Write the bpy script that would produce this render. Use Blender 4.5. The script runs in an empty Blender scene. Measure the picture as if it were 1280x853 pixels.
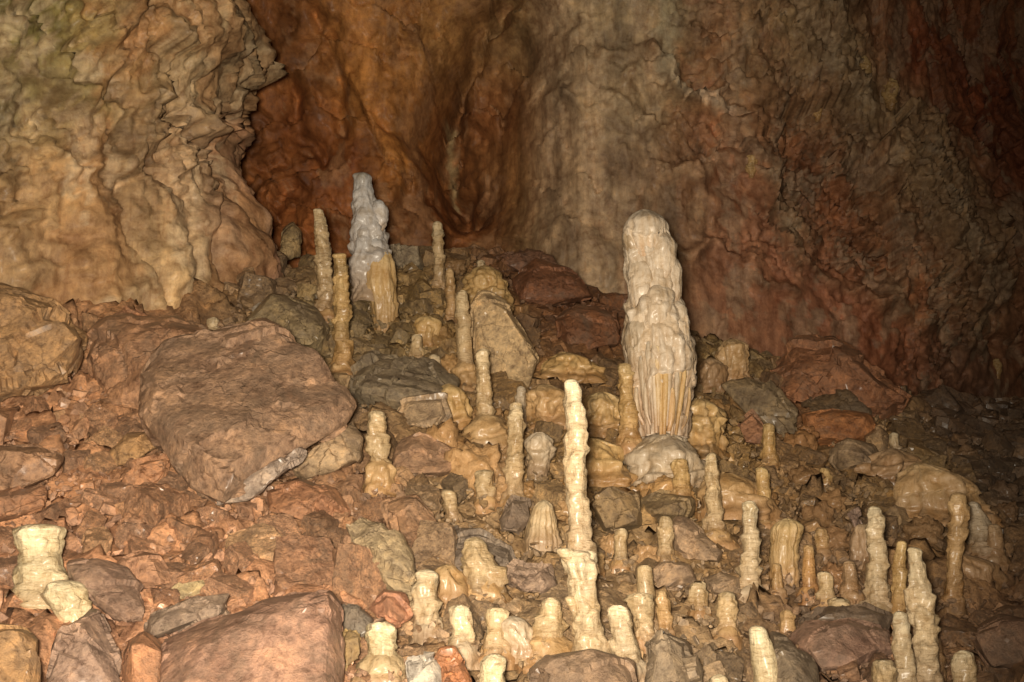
import bpy, bmesh, math, random
import numpy as np
from mathutils import Vector, Matrix

# ------------------------------------------------------------------ camera, world, flash, exposure
scene = bpy.context.scene
PW, PH = 1280.0, 853.0
HFOV = math.radians(40.0)
F = (PW / 2) / math.tan(HFOV / 2)
PITCH = math.radians(10.0)
CAM = np.array([0.0, 0.0, 1.6])
RIGHT = np.array([1.0, 0, 0])
FWD = np.array([0, math.cos(PITCH), math.sin(PITCH)])
UP = np.array([0, -math.sin(PITCH), math.cos(PITCH)])

cam_d = bpy.data.cameras.new('camera')
cam_d.sensor_width = 36.0
cam_d.lens = 18.0 / math.tan(HFOV / 2)
cam_d.clip_end = 200.0
cam = bpy.data.objects.new('camera', cam_d)
scene.collection.objects.link(cam)
cam.location = CAM
cam.rotation_euler = (math.radians(90) + PITCH, 0, 0)
scene.camera = cam

world = bpy.data.worlds.new('World')
scene.world = world
world.use_nodes = True
bg = world.node_tree.nodes['Background']
bg.inputs[0].default_value = (1.0, 0.70, 0.45, 1)      # faint warm light bounced round the closed cave
bg.inputs[1].default_value = 0.05

# a dark cave: the only light is the photographer's flash, held a little to the left of the camera
fl_d = bpy.data.lights.new('camera_flash', 'SPOT')
fl_d.energy = 5000.0
fl_d.color = (1.0, 0.885, 0.705)
fl_d.spot_size = math.radians(69)
fl_d.spot_blend = 1.0
fl_d.shadow_soft_size = 0.14
flash = bpy.data.objects.new('camera_flash', fl_d)
scene.collection.objects.link(flash)
flash.location = (-0.14, -0.1, 1.69)

scene.view_settings.view_transform = 'Standard'
scene.view_settings.look = 'None'
scene.view_settings.exposure = 0.0
scene.view_settings.gamma = 1.0
try:
    scene.view_settings.use_curve_mapping = False
except Exception:
    pass


def at(px, py, Y):
    """world point on the line of sight through a photo pixel at distance Y (metres along +Y)"""
    d = RIGHT * ((px - 640) / F) + FWD - UP * ((py - 426.5) / F)
    return CAM + d * (Y / d[1])


def project(P):
    """photo pixel of world points (N,3)"""
    q = P - CAM
    c = q @ FWD
    return 640 + F * (q @ RIGHT) / c, 426.5 - F * (q @ UP) / c


_aim = Vector(at(440, 430, 12.0)) - Vector(flash.location)
flash.rotation_euler = _aim.to_track_quat('-Z', 'Y').to_euler()

# ------------------------------------------------------------------ numpy noise
def _hash(ix, iy, iz, seed):
    h = (ix.astype(np.int64) * 374761393 + iy.astype(np.int64) * 668265263 + iz.astype(np.int64) * 2147483647 + seed * 1274126177) & 0xffffffff
    h = ((h ^ (h >> 13)) * 1274126177) & 0xffffffff
    h = ((h ^ (h >> 16)) * 2246822519) & 0xffffffff
    return (h ^ (h >> 15)) & 0xffffffff


_G = np.array([[1,1,0],[-1,1,0],[1,-1,0],[-1,-1,0],[1,0,1],[-1,0,1],[1,0,-1],[-1,0,-1],[0,1,1],[0,-1,1],[0,1,-1],[0,-1,-1],[1,1,0],[-1,1,0],[0,-1,1],[0,-1,-1]], float)


def perlin(P, scale=1.0, seed=0):
    P = np.asarray(P, float) * scale
    i = np.floor(P); f = P - i
    u = f * f * f * (f * (f * 6 - 15) + 10)
    r = 0
    for dx in (0, 1):
        wx = u[:, 0] if dx else 1 - u[:, 0]
        for dy in (0, 1):
            wy = u[:, 1] if dy else 1 - u[:, 1]
            for dz in (0, 1):
                wz = u[:, 2] if dz else 1 - u[:, 2]
                g = _G[_hash(i[:, 0] + dx, i[:, 1] + dy, i[:, 2] + dz, seed) & 15]
                r = r + wx * wy * wz * (g[:, 0] * (f[:, 0] - dx) + g[:, 1] * (f[:, 1] - dy) + g[:, 2] * (f[:, 2] - dz))
    return r


def fbm(P, scale=1.0, octaves=4, seed=0, gain=0.5):
    r, a, s = 0, 1.0, scale
    for o in range(octaves):
        r = r + a * perlin(P, s, seed + o * 17)
        a *= gain; s *= 2.03
    return r


def billow(P, scale=1.0, octaves=3, seed=0, gain=0.5):
    r, a, s = 0, 1.0, scale
    for o in range(octaves):
        r = r + a * np.abs(perlin(P, s, seed + o * 29))
        a *= gain; s *= 2.1
    return r


def worley(P, scale=1.0, seed=0):
    """F1, F2 and a random value of the nearest cell"""
    P = np.asarray(P, float) * scale
    i = np.floor(P)
    f1 = np.full(len(P), 9.0); f2 = np.full(len(P), 9.0); cid = np.zeros(len(P))
    for dx in (-1, 0, 1):
        for dy in (-1, 0, 1):
            for dz in (-1, 0, 1):
                c = i + (dx, dy, dz)
                h = _hash(c[:, 0], c[:, 1], c[:, 2], seed)
                o = np.stack([(h & 1023), ((h >> 10) & 1023), ((h >> 20) & 1023)], 1) / 1023.0
                d = np.linalg.norm(c + o - P, axis=1)
                m = d < f1
                f2 = np.where(m, f1, np.minimum(f2, d))
                cid = np.where(m, (h % 997) / 997.0, cid)
                f1 = np.where(m, d, f1)
    return f1, f2, cid


def facets(P, scale, seed, tilt=1.2):
    """broken rock: every cell is a tilted plate; returns relief, gap to the next plate, cell value"""
    P = np.asarray(P, float) * scale
    i = np.floor(P)
    f1 = np.full(len(P), 9.0); f2 = np.full(len(P), 9.0); cid = np.zeros(len(P)); rel = np.zeros(len(P))
    for dx in (-1, 0, 1):
        for dy in (-1, 0, 1):
            for dz in (-1, 0, 1):
                c = i + (dx, dy, dz)
                h = _hash(c[:, 0], c[:, 1], c[:, 2], seed)
                v = c + np.stack([(h & 1023), ((h >> 10) & 1023), ((h >> 20) & 1023)], 1) / 1023.0 - P
                d = np.sqrt((v * v).sum(1))
                m = d < f1
                f2 = np.where(m, f1, np.minimum(f2, d)); f1 = np.where(m, d, f1)
                h2 = (h * 2654435761) & 0xffffffff
                val = (h % 997) / 997.0
                g = (h2 & 255) / 127.5 - 1, ((h2 >> 8) & 255) / 127.5 - 1, ((h2 >> 16) & 255) / 127.5 - 1
                cid = np.where(m, val, cid)
                rel = np.where(m, val - 0.5 + tilt * (v[:, 0] * g[0] + v[:, 1] * g[1] + v[:, 2] * g[2]), rel)
    return rel, f2 - f1, cid


def sstep(a, b, x):
    t = np.clip((x - a) / (b - a), 0, 1)
    return t * t * (3 - 2 * t)


def terrace(f, steps, hard=0.7):
    """turn a smooth relief into ragged ledges"""
    t = f * steps; b = np.floor(t)
    return (b + sstep(hard, 1.0, t - b) - t) / steps


class TPS:
    """thin plate spline through scattered samples: the large form of a surface"""
    def __init__(self, pts, vals, lam=0.02):
        self.p = np.array(pts, float); n = len(pts)
        K = self._k(self.p, self.p) + lam * np.eye(n)
        Q = np.hstack([np.ones((n, 1)), self.p])
        A = np.block([[K, Q], [Q.T, np.zeros((3, 3))]])
        self.w = np.linalg.solve(A, np.concatenate([vals, np.zeros(3)]))

    def _k(self, a, b):
        d2 = ((a[:, None, :] - b[None, :, :]) ** 2).sum(2)
        return 0.5 * d2 * np.log(d2 + 1e-9)

    def __call__(self, q):
        q = np.asarray(q, float); out = np.empty(len(q))
        for s in range(0, len(q), 60000):
            c = q[s:s + 60000]
            out[s:s + 60000] = self._k(c, self.p) @ self.w[:-3] + np.hstack([np.ones((len(c), 1)), c]) @ self.w[-3:]
        return out


def idw(px, py, table, soft=45.0):
    """pigment interpolated between sampled places"""
    acc = np.zeros((len(px), 3)); ws = np.zeros(len(px))
    for (x, y, c) in table:
        w = 1.0 / ((px - x) ** 2 + (py - y) ** 2 + soft * soft) ** 1.6
        acc += w[:, None] * np.array(c); ws += w
    return acc / ws[:, None]


# ------------------------------------------------------------------ mesh / object helpers
C = scene.collection


def mesh_np(name, verts, faces, cols=None, smooth=True, sharp=None):
    me = bpy.data.meshes.new(name)
    verts = np.asarray(verts, np.float32); faces = np.asarray(faces, np.int32)
    n, k = faces.shape
    me.vertices.add(len(verts)); me.vertices.foreach_set('co', verts.ravel())
    me.loops.add(n * k); me.loops.foreach_set('vertex_index', faces.ravel())
    me.polygons.add(n); me.polygons.foreach_set('loop_start', np.arange(0, n * k, k, dtype=np.int32))
    me.polygons.foreach_set('use_smooth', np.full(n, smooth))
    me.update(calc_edges=True)
    if cols is not None:
        a = me.color_attributes.new('Col', 'FLOAT_COLOR', 'POINT')
        rgba = np.ones((len(verts), 4), np.float32); rgba[:, :3] = np.clip(cols, 0.004, 0.9)
        a.data.foreach_set('color', rgba.ravel())
    if sharp is not None:
        me.set_sharp_from_angle(angle=math.radians(sharp))
    return me


def put(name, me, mat, loc=(0, 0, 0), parent=None):
    o = bpy.data.objects.new(name, me)
    C.objects.link(o)
    o.location = loc
    if mat is not None and not me.materials:
        me.materials.append(mat)
    if parent is not None:
        o.parent = parent
    return o


def tag(o, label=None, cat=None, group=None, kind=None):
    if label: o['label'] = label
    if cat: o['category'] = cat
    if group: o['group'] = group
    if kind: o['kind'] = kind
    return o


def empty(name, loc):
    o = bpy.data.objects.new(name, None)
    C.objects.link(o); o.location = loc; o.empty_display_size = 0.1
    return o


def grid_faces(nu, nv):
    i = np.arange(nu - 1)[:, None] * nv + np.arange(nv - 1)[None, :]
    return np.stack([i, i + nv, i + nv + 1, i + 1], -1).reshape(-1, 4)


# ------------------------------------------------------------------ materials
def new_mat(name):
    m = bpy.data.materials.new(name); m.use_nodes = True
    nt = m.node_tree; nt.nodes.clear()
    out = nt.nodes.new('ShaderNodeOutputMaterial')
    bs = nt.nodes.new('ShaderNodeBsdfPrincipled')
    nt.links.new(bs.outputs[0], out.inputs[0])
    return m, nt, bs


def node(nt, t, **kw):
    n = nt.nodes.new(t)
    for k, v in kw.items():
        setattr(n, k, v)
    return n


def noise_n(nt, vec, scale, detail=6, rough=0.6, dist=0.0):
    n = node(nt, 'ShaderNodeTexNoise')
    n.inputs['Scale'].default_value = scale; n.inputs['Detail'].default_value = detail
    n.inputs['Roughness'].default_value = rough; n.inputs['Distortion'].default_value = dist
    nt.links.new(vec, n.inputs['Vector'])
    return n


def ramp(nt, fac, stops):
    r = node(nt, 'ShaderNodeValToRGB')
    e = r.color_ramp.elements
    while len(e) < len(stops): e.new(0.5)
    for k, (p, c) in enumerate(stops):
        e[k].position = p; e[k].color = (c[0], c[1], c[2], 1) if hasattr(c, '__len__') else (c, c, c, 1)
    nt.links.new(fac, r.inputs[0])
    return r.outputs[0]


def mix(nt, a, b, fac, mode='MIX'):
    m = node(nt, 'ShaderNodeMix', data_type='RGBA', blend_type=mode)
    for sock, v in ((m.inputs[0], fac), (m.inputs[6], a), (m.inputs[7], b)):
        if isinstance(v, (int, float)): sock.default_value = v
        elif isinstance(v, tuple): sock.default_value = (*v, 1)
        else: nt.links.new(v, sock)
    return m.outputs[2]


def bump(nt, h, strength, dist, prev=None):
    b = node(nt, 'ShaderNodeBump')
    b.inputs['Strength'].default_value = strength; b.inputs['Distance'].default_value = dist
    nt.links.new(h, b.inputs['Height'])
    if prev is not None: nt.links.new(prev, b.inputs['Normal'])
    return b.outputs[0]


def coords(nt, obj=True, rnd=True, stretch=None):
    tc = node(nt, 'ShaderNodeTexCoord' if obj else 'ShaderNodeNewGeometry')
    v = tc.outputs['Object'] if obj else tc.outputs['Position']
    if rnd:
        oi = node(nt, 'ShaderNodeObjectInfo')
        ad = node(nt, 'ShaderNodeVectorMath', operation='MULTIPLY_ADD')
        nt.links.new(oi.outputs['Random'], ad.inputs[0]); ad.inputs[1].default_value = (37, 53, 71)
        nt.links.new(v, ad.inputs[2]); v = ad.outputs[0]
    if stretch:
        mp = node(nt, 'ShaderNodeVectorMath', operation='MULTIPLY')
        nt.links.new(v, mp.inputs[0]); mp.inputs[1].default_value = stretch; v = mp.outputs[0]
    return v


def mat_rock(name, source, film=(0.15, 0.105, 0.07), film_amt=0.5, gloss=0.46, world_xyz=False, chalk=0.25):
    m, nt, bs = new_mat(name)
    v = coords(nt, obj=not world_xyz, rnd=not world_xyz)
    if source == 'object':
        oi = node(nt, 'ShaderNodeObjectInfo'); base = oi.outputs['Color']
    else:
        at_ = node(nt, 'ShaderNodeAttribute', attribute_name='Col'); base = at_.outputs['Color']
    n1 = noise_n(nt, v, 4.5, 10, 0.68, 0.15)
    n2 = noise_n(nt, v, 24, 8, 0.72, 0.1)
    n3 = noise_n(nt, v, 120, 4, 0.7)
    c = mix(nt, base, ramp(nt, n1.outputs[0], [(0.32, (0.50, 0.45, 0.42)), (0.52, (1.0, 0.98, 0.95)), (0.70, (1.4, 1.3, 1.15))]), 1.0, 'MULTIPLY')
    c = mix(nt, c, ramp(nt, n2.outputs[0], [(0.34, (0.50, 0.47, 0.45)), (0.5, 1.0), (0.68, (1.45, 1.4, 1.3))]), 1.0, 'MULTIPLY')
    # grey-brown clay film in patches
    nf = noise_n(nt, v, 2.6, 9, 0.72, 1.2)
    ff = ramp(nt, nf.outputs[0], [(0.46, 0.0), (0.62, film_amt)])
    c = mix(nt, c, film, ff)
    vv = node(nt, 'ShaderNodeTexVoronoi', feature='DISTANCE_TO_EDGE')
    vw = mix(nt, v, noise_n(nt, v, 7, 4, 0.6).outputs['Color'], 0.12, 'ADD')
    nt.links.new(vw, vv.inputs['Vector']); vv.inputs['Scale'].default_value = 5.5
    crack = ramp(nt, vv.outputs['Distance'], [(0.0, 0.45), (0.03, 0.0)])
    nk = noise_n(nt, v, 3.1, 3, 0.5)
    ck = mix(nt, (0, 0, 0), crack, ramp(nt, nk.outputs[0], [(0.48, 0.0), (0.6, 1.0)]))
    c = mix(nt, c, (0.11, 0.07, 0.045), ck)                     # hairline cracks filled with clay
    # thin chalky crusts
    nc = noise_n(nt, v, 9, 10, 0.75, 1.5)
    cf = ramp(nt, nc.outputs[0], [(0.62, 0.0), (0.72, chalk)])
    c = mix(nt, c, (0.58, 0.46, 0.30), cf)
    nt.links.new(c, bs.inputs['Base Color'])
    rr = ramp(nt, n2.outputs[0], [(0.3, gloss - 0.12), (0.7, gloss + 0.2)])
    nt.links.new(rr, bs.inputs['Roughness'])
    bs.inputs['Specular IOR Level'].default_value = 0.4
    wet = ramp(nt, nf.outputs[0], [(0.42, 0.03), (0.62, 0.32)])
    nt.links.new(wet, bs.inputs['Coat Weight']); bs.inputs['Coat Roughness'].default_value = 0.25
    b = bump(nt, n1.outputs[0], 0.35, 0.05)
    b = bump(nt, mix(nt, (1, 1, 1), (0, 0, 0), ck), 0.6, 0.02, b)
    b = bump(nt, n2.outputs[0], 0.9, 0.025, b)
    b = bump(nt, n3.outputs[0], 0.6, 0.005, b)
    nt.links.new(b, bs.inputs['Normal'])
    return m


def mat_calcite(name, gloss=0.33, source='attr', bands=0.7):
    m, nt, bs = new_mat(name)
    v = coords(nt)
    base = node(nt, 'ShaderNodeAttribute', attribute_name='Col').outputs['Color'] if source == 'attr' else node(nt, 'ShaderNodeObjectInfo').outputs['Color']
    n1 = noise_n(nt, v, 9, 6, 0.6, 0.5)
    vs = coords(nt, stretch=(1, 1, 0.25))
    n2 = noise_n(nt, vs, 45, 6, 0.65, 0.3)
    vr = coords(nt, stretch=(0.35, 0.35, 1.6))
    n4 = noise_n(nt, vr, 38, 5, 0.65, 0.8)
    n3 = noise_n(nt, v, 160, 3, 0.6)
    c = mix(nt, base, ramp(nt, n1.outputs[0], [(0.3, (0.80, 0.72, 0.60)), (0.55, 1.0), (0.75, (1.12, 1.12, 1.1))]), 1.0, 'MULTIPLY')
    c = mix(nt, c, ramp(nt, n4.outputs[0], [(0.34, (0.60, 0.50, 0.38)), (0.48, 1.0), (0.7, (1.08, 1.06, 1.02))]), bands, 'MULTIPLY')
    c = mix(nt, c, ramp(nt, n2.outputs[0], [(0.3, (0.8, 0.74, 0.66)), (0.55, 1.0)]), 0.7, 'MULTIPLY')
    nt.links.new(c, bs.inputs['Base Color'])
    nt.links.new(ramp(nt, n1.outputs[0], [(0.3, gloss - 0.1), (0.7, gloss + 0.18)]), bs.inputs['Roughness'])
    bs.inputs['Specular IOR Level'].default_value = 0.5
    bs.inputs['Coat Weight'].default_value = 0.25; bs.inputs['Coat Roughness'].default_value = 0.26
    b = bump(nt, n1.outputs[0], 0.6, 0.03)
    b = bump(nt, n4.outputs[0], bands, 0.02, b)
    b = bump(nt, n2.outputs[0], 0.8, 0.010, b)
    b = bump(nt, n3.outputs[0], 0.35, 0.002, b)
    nt.links.new(b, bs.inputs['Normal'])
    return m


def mat_wall(name):
    m, nt, bs = new_mat(name)
    v = coords(nt, obj=False, rnd=False)
    base = node(nt, 'ShaderNodeAttribute', attribute_name='Col').outputs['Color']
    n0 = noise_n(nt, v, 1.3, 8, 0.65, 1.0)
    n1 = noise_n(nt, v, 5, 10, 0.7, 0.15)
    vs = coords(nt, obj=False, rnd=False, stretch=(1, 1, 0.12))
    n2 = noise_n(nt, vs, 16, 7, 0.65, 0.4)
    n3 = noise_n(nt, v, 40, 6, 0.7)
    n5 = noise_n(nt, v, 13, 9, 0.72, 0.3)
    c = mix(nt, base, ramp(nt, n0.outputs[0], [(0.32, (0.68, 0.62, 0.58)), (0.5, 1.0), (0.68, (1.22, 1.18, 1.1))]), 1.0, 'MULTIPLY')
    c = mix(nt, c, ramp(nt, n1.outputs[0], [(0.34, (0.66, 0.60, 0.56)), (0.51, 1.0), (0.68, (1.28, 1.25, 1.18))]), 1.0, 'MULTIPLY')
    c = mix(nt, c, ramp(nt, n5.outputs[0], [(0.34, (0.65, 0.60, 0.56)), (0.5, 1.0), (0.68, (1.25, 1.22, 1.18))]), 0.7, 'MULTIPLY')
    c = mix(nt, c, ramp(nt, n2.outputs[0], [(0.32, (0.70, 0.60, 0.52)), (0.52, 1.0), (0.72, (1.2, 1.18, 1.12))]), 0.8, 'MULTIPLY')
    nt.links.new(c, bs.inputs['Base Color'])
    nt.links.new(ramp(nt, n1.outputs[0], [(0.3, 0.48), (0.7, 0.8)]), bs.inputs['Roughness'])
    bs.inputs['Specular IOR Level'].default_value = 0.35
    wm = ramp(nt, n0.outputs[0], [(0.45, 0.0), (0.65, 0.16)])
    nt.links.new(wm, bs.inputs['Coat Weight']); bs.inputs['Coat Roughness'].default_value = 0.3
    b = bump(nt, n1.outputs[0], 0.3, 0.05)
    b = bump(nt, n5.outputs[0], 0.35, 0.03, b)
    b = bump(nt, n3.outputs[0], 0.4, 0.012, b)
    b = bump(nt, n2.outputs[0], 0.12, 0.02, b)
    nt.links.new(b, bs.inputs['Normal'])
    return m


M_ROCK = mat_rock('cave_rock', 'object')
M_CLEAN = mat_rock('clean_rock', 'object', film_amt=0.25, chalk=0.15)
M_RUBBLE = mat_rock('rubble', 'attr', film_amt=0.2, world_xyz=True)
M_FLOOR = mat_rock('scree_earth', 'attr', film_amt=0.2, world_xyz=True, gloss=0.6)
M_CALC = mat_calcite('calcite')
M_COAT = mat_calcite('calcite_coated_stone', 0.5, 'object', 0.1)
M_FLOW = mat_calcite('flowstone', 0.45, 'attr', 0.2)
M_WALL = mat_wall('cave_wall')

# ------------------------------------------------------------------ terrain: the scree slope
GC = [(-300, 900, 5.6), (0, 853, 6.0), (320, 853, 6.0), (640, 853, 6.0), (960, 853, 6.2), (1280, 853, 6.6), (1600, 853, 7.2),
      (0, 740, 6.8), (320, 740, 6.9), (640, 740, 7.0), (960, 740, 7.3), (1280, 740, 7.9),
      (-250, 620, 7.6), (0, 620, 7.7), (300, 630, 7.9), (640, 620, 8.3), (900, 620, 8.7), (1100, 620, 9.2), (1280, 620, 10.0), (1550, 620, 11),
      (100, 510, 8.7), (400, 520, 9.1), (640, 520, 9.7), (830, 520, 10.3), (1000, 530, 10.9), (1280, 545, 12.2),
      (150, 430, 9.6), (300, 415, 10.1), (450, 430, 10.5), (640, 430, 11.2), (800, 440, 11.9), (950, 460, 12.3),
      (0, 350, 10.0), (330, 365, 11.2), (500, 345, 12.4), (640, 360, 12.7),
      (600, 318, 13.6), (690, 345, 13.4), (770, 392, 13.3), (880, 430, 13.2), (990, 468, 13.2), (1100, 500, 13.6), (1280, 512, 15.0)]
_gp = np.array([at(*c) for c in GC])
# behind the crest the ground levels out and dips towards the wall
_beh = np.array([[-3, 15, 4.0], [-0.3, 15, 4.55], [1.2, 15, 4.1], [3, 15, 3.1], [5.5, 16.5, 3.0], [0, 17.5, 4.3], [-3, 17.5, 4.0], [4, 17.5, 2.9]])
_gp = np.vstack([_gp, _beh])
GROUND = TPS(_gp[:, :2], _gp[:, 2], lam=0.05)


def gz(x, y):
    return float(GROUND(np.array([[x, y]]))[0])


def ground_at(px, py):
    """where the line of sight through a photo pixel first meets the slope"""
    Y = np.arange(4.6, 17.0, 0.02)
    d = RIGHT * ((px - 640) / F) + FWD - UP * ((py - 426.5) / F)
    P = CAM + d[None, :] * (Y / d[1])[:, None]
    h = GROUND(P[:, :2])
    k = np.nonzero(P[:, 2] < h)[0]
    return P[k[0]] if len(k) else P[-200]


# pigment of the slope, sampled at places of the photograph
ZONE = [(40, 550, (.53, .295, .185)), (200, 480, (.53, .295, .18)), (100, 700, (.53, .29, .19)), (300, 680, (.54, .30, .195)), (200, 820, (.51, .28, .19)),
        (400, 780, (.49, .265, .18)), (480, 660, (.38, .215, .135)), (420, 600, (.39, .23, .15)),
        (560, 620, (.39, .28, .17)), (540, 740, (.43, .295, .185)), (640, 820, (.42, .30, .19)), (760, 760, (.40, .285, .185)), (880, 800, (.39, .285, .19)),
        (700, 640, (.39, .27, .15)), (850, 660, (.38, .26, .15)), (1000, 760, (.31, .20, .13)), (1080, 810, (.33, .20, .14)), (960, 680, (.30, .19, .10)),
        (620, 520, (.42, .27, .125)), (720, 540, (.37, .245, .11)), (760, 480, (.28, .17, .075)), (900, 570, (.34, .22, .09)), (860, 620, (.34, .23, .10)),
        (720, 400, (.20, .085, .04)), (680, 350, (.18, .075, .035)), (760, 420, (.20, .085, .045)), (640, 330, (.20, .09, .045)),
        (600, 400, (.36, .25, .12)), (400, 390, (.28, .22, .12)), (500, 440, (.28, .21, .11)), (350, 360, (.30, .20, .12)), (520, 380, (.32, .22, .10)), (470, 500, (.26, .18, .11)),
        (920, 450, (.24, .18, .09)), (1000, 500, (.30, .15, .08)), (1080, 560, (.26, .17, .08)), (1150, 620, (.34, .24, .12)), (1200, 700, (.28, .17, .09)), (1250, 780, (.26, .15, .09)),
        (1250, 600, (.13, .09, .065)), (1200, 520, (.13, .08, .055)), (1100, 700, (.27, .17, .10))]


def build_floor():
    xs = np.arange(-7.5, 10.0, 0.032); ys = np.arange(4.4, 18.2, 0.032)
    X, Y = np.meshgrid(xs, ys, indexing='ij')
    q = np.stack([X.ravel(), Y.ravel()], 1)
    z = GROUND(q)
    P = np.column_stack([q, z])
    W_ = P + 0.10 * np.column_stack([fbm(P, 2.0, 2, 41), fbm(P, 2.0, 2, 51), fbm(P, 2.0, 2, 61)])
    r1, e1, cid = facets(W_ * np.array([1, 1, 1.4]), 2.6, 5, 1.0)
    r2, e2, gid = facets(W_, 7.5, 9, 1.2)
    d = 0.10 * fbm(P, 0.9, 4, 3) + 0.10 * r1 + 0.05 * r2 + 0.02 * fbm(P, 9, 3, 12)
    P[:, 2] += d - 0.05
    px, py = project(P)
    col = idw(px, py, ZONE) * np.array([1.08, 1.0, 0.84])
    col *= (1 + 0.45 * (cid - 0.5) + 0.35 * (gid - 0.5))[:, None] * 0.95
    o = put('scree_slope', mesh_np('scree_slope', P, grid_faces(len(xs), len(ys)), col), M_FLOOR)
    tag(o, kind='structure')


build_floor()

# ------------------------------------------------------------------ cave walls
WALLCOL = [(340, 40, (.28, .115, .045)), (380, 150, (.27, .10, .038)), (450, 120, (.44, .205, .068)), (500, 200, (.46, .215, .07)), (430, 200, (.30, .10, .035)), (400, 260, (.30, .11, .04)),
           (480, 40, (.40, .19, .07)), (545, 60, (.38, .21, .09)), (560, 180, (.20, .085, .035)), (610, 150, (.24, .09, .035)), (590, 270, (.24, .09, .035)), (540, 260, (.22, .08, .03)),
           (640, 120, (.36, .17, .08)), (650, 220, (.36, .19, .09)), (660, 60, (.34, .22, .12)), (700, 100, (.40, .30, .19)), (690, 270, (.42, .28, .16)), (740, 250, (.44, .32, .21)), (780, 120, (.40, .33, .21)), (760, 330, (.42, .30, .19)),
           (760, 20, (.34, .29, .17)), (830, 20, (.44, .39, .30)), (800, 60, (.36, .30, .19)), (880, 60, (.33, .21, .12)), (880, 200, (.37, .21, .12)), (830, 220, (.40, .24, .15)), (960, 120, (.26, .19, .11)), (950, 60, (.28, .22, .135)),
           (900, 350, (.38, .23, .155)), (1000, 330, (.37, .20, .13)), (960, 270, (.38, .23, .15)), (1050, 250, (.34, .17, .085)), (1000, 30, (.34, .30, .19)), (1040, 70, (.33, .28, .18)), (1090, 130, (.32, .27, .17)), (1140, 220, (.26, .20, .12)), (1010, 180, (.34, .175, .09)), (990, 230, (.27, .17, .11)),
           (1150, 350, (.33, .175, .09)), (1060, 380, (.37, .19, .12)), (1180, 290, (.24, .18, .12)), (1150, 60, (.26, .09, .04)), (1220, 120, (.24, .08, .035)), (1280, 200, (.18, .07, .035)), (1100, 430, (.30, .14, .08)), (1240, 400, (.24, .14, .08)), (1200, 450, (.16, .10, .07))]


def poly_dist(px, py, pts):
    """distance in photo pixels to a polyline and the place along it (0..1)"""
    best = np.full(len(px), 1e9); along = np.zeros(len(px)); n = len(pts) - 1
    for i in range(n):
        ax, ay = pts[i]; bx, by = pts[i + 1]
        t = np.clip(((px - ax) * (bx - ax) + (py - ay) * (by - ay)) / ((bx - ax) ** 2 + (by - ay) ** 2), 0, 1)
        d = np.hypot(px - ax - t * (bx - ax), py - ay - t * (by - ay))
        m = d < best
        best = np.where(m, d, best); along = np.where(m, (i + t) / n, along)
    return best, along


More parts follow.
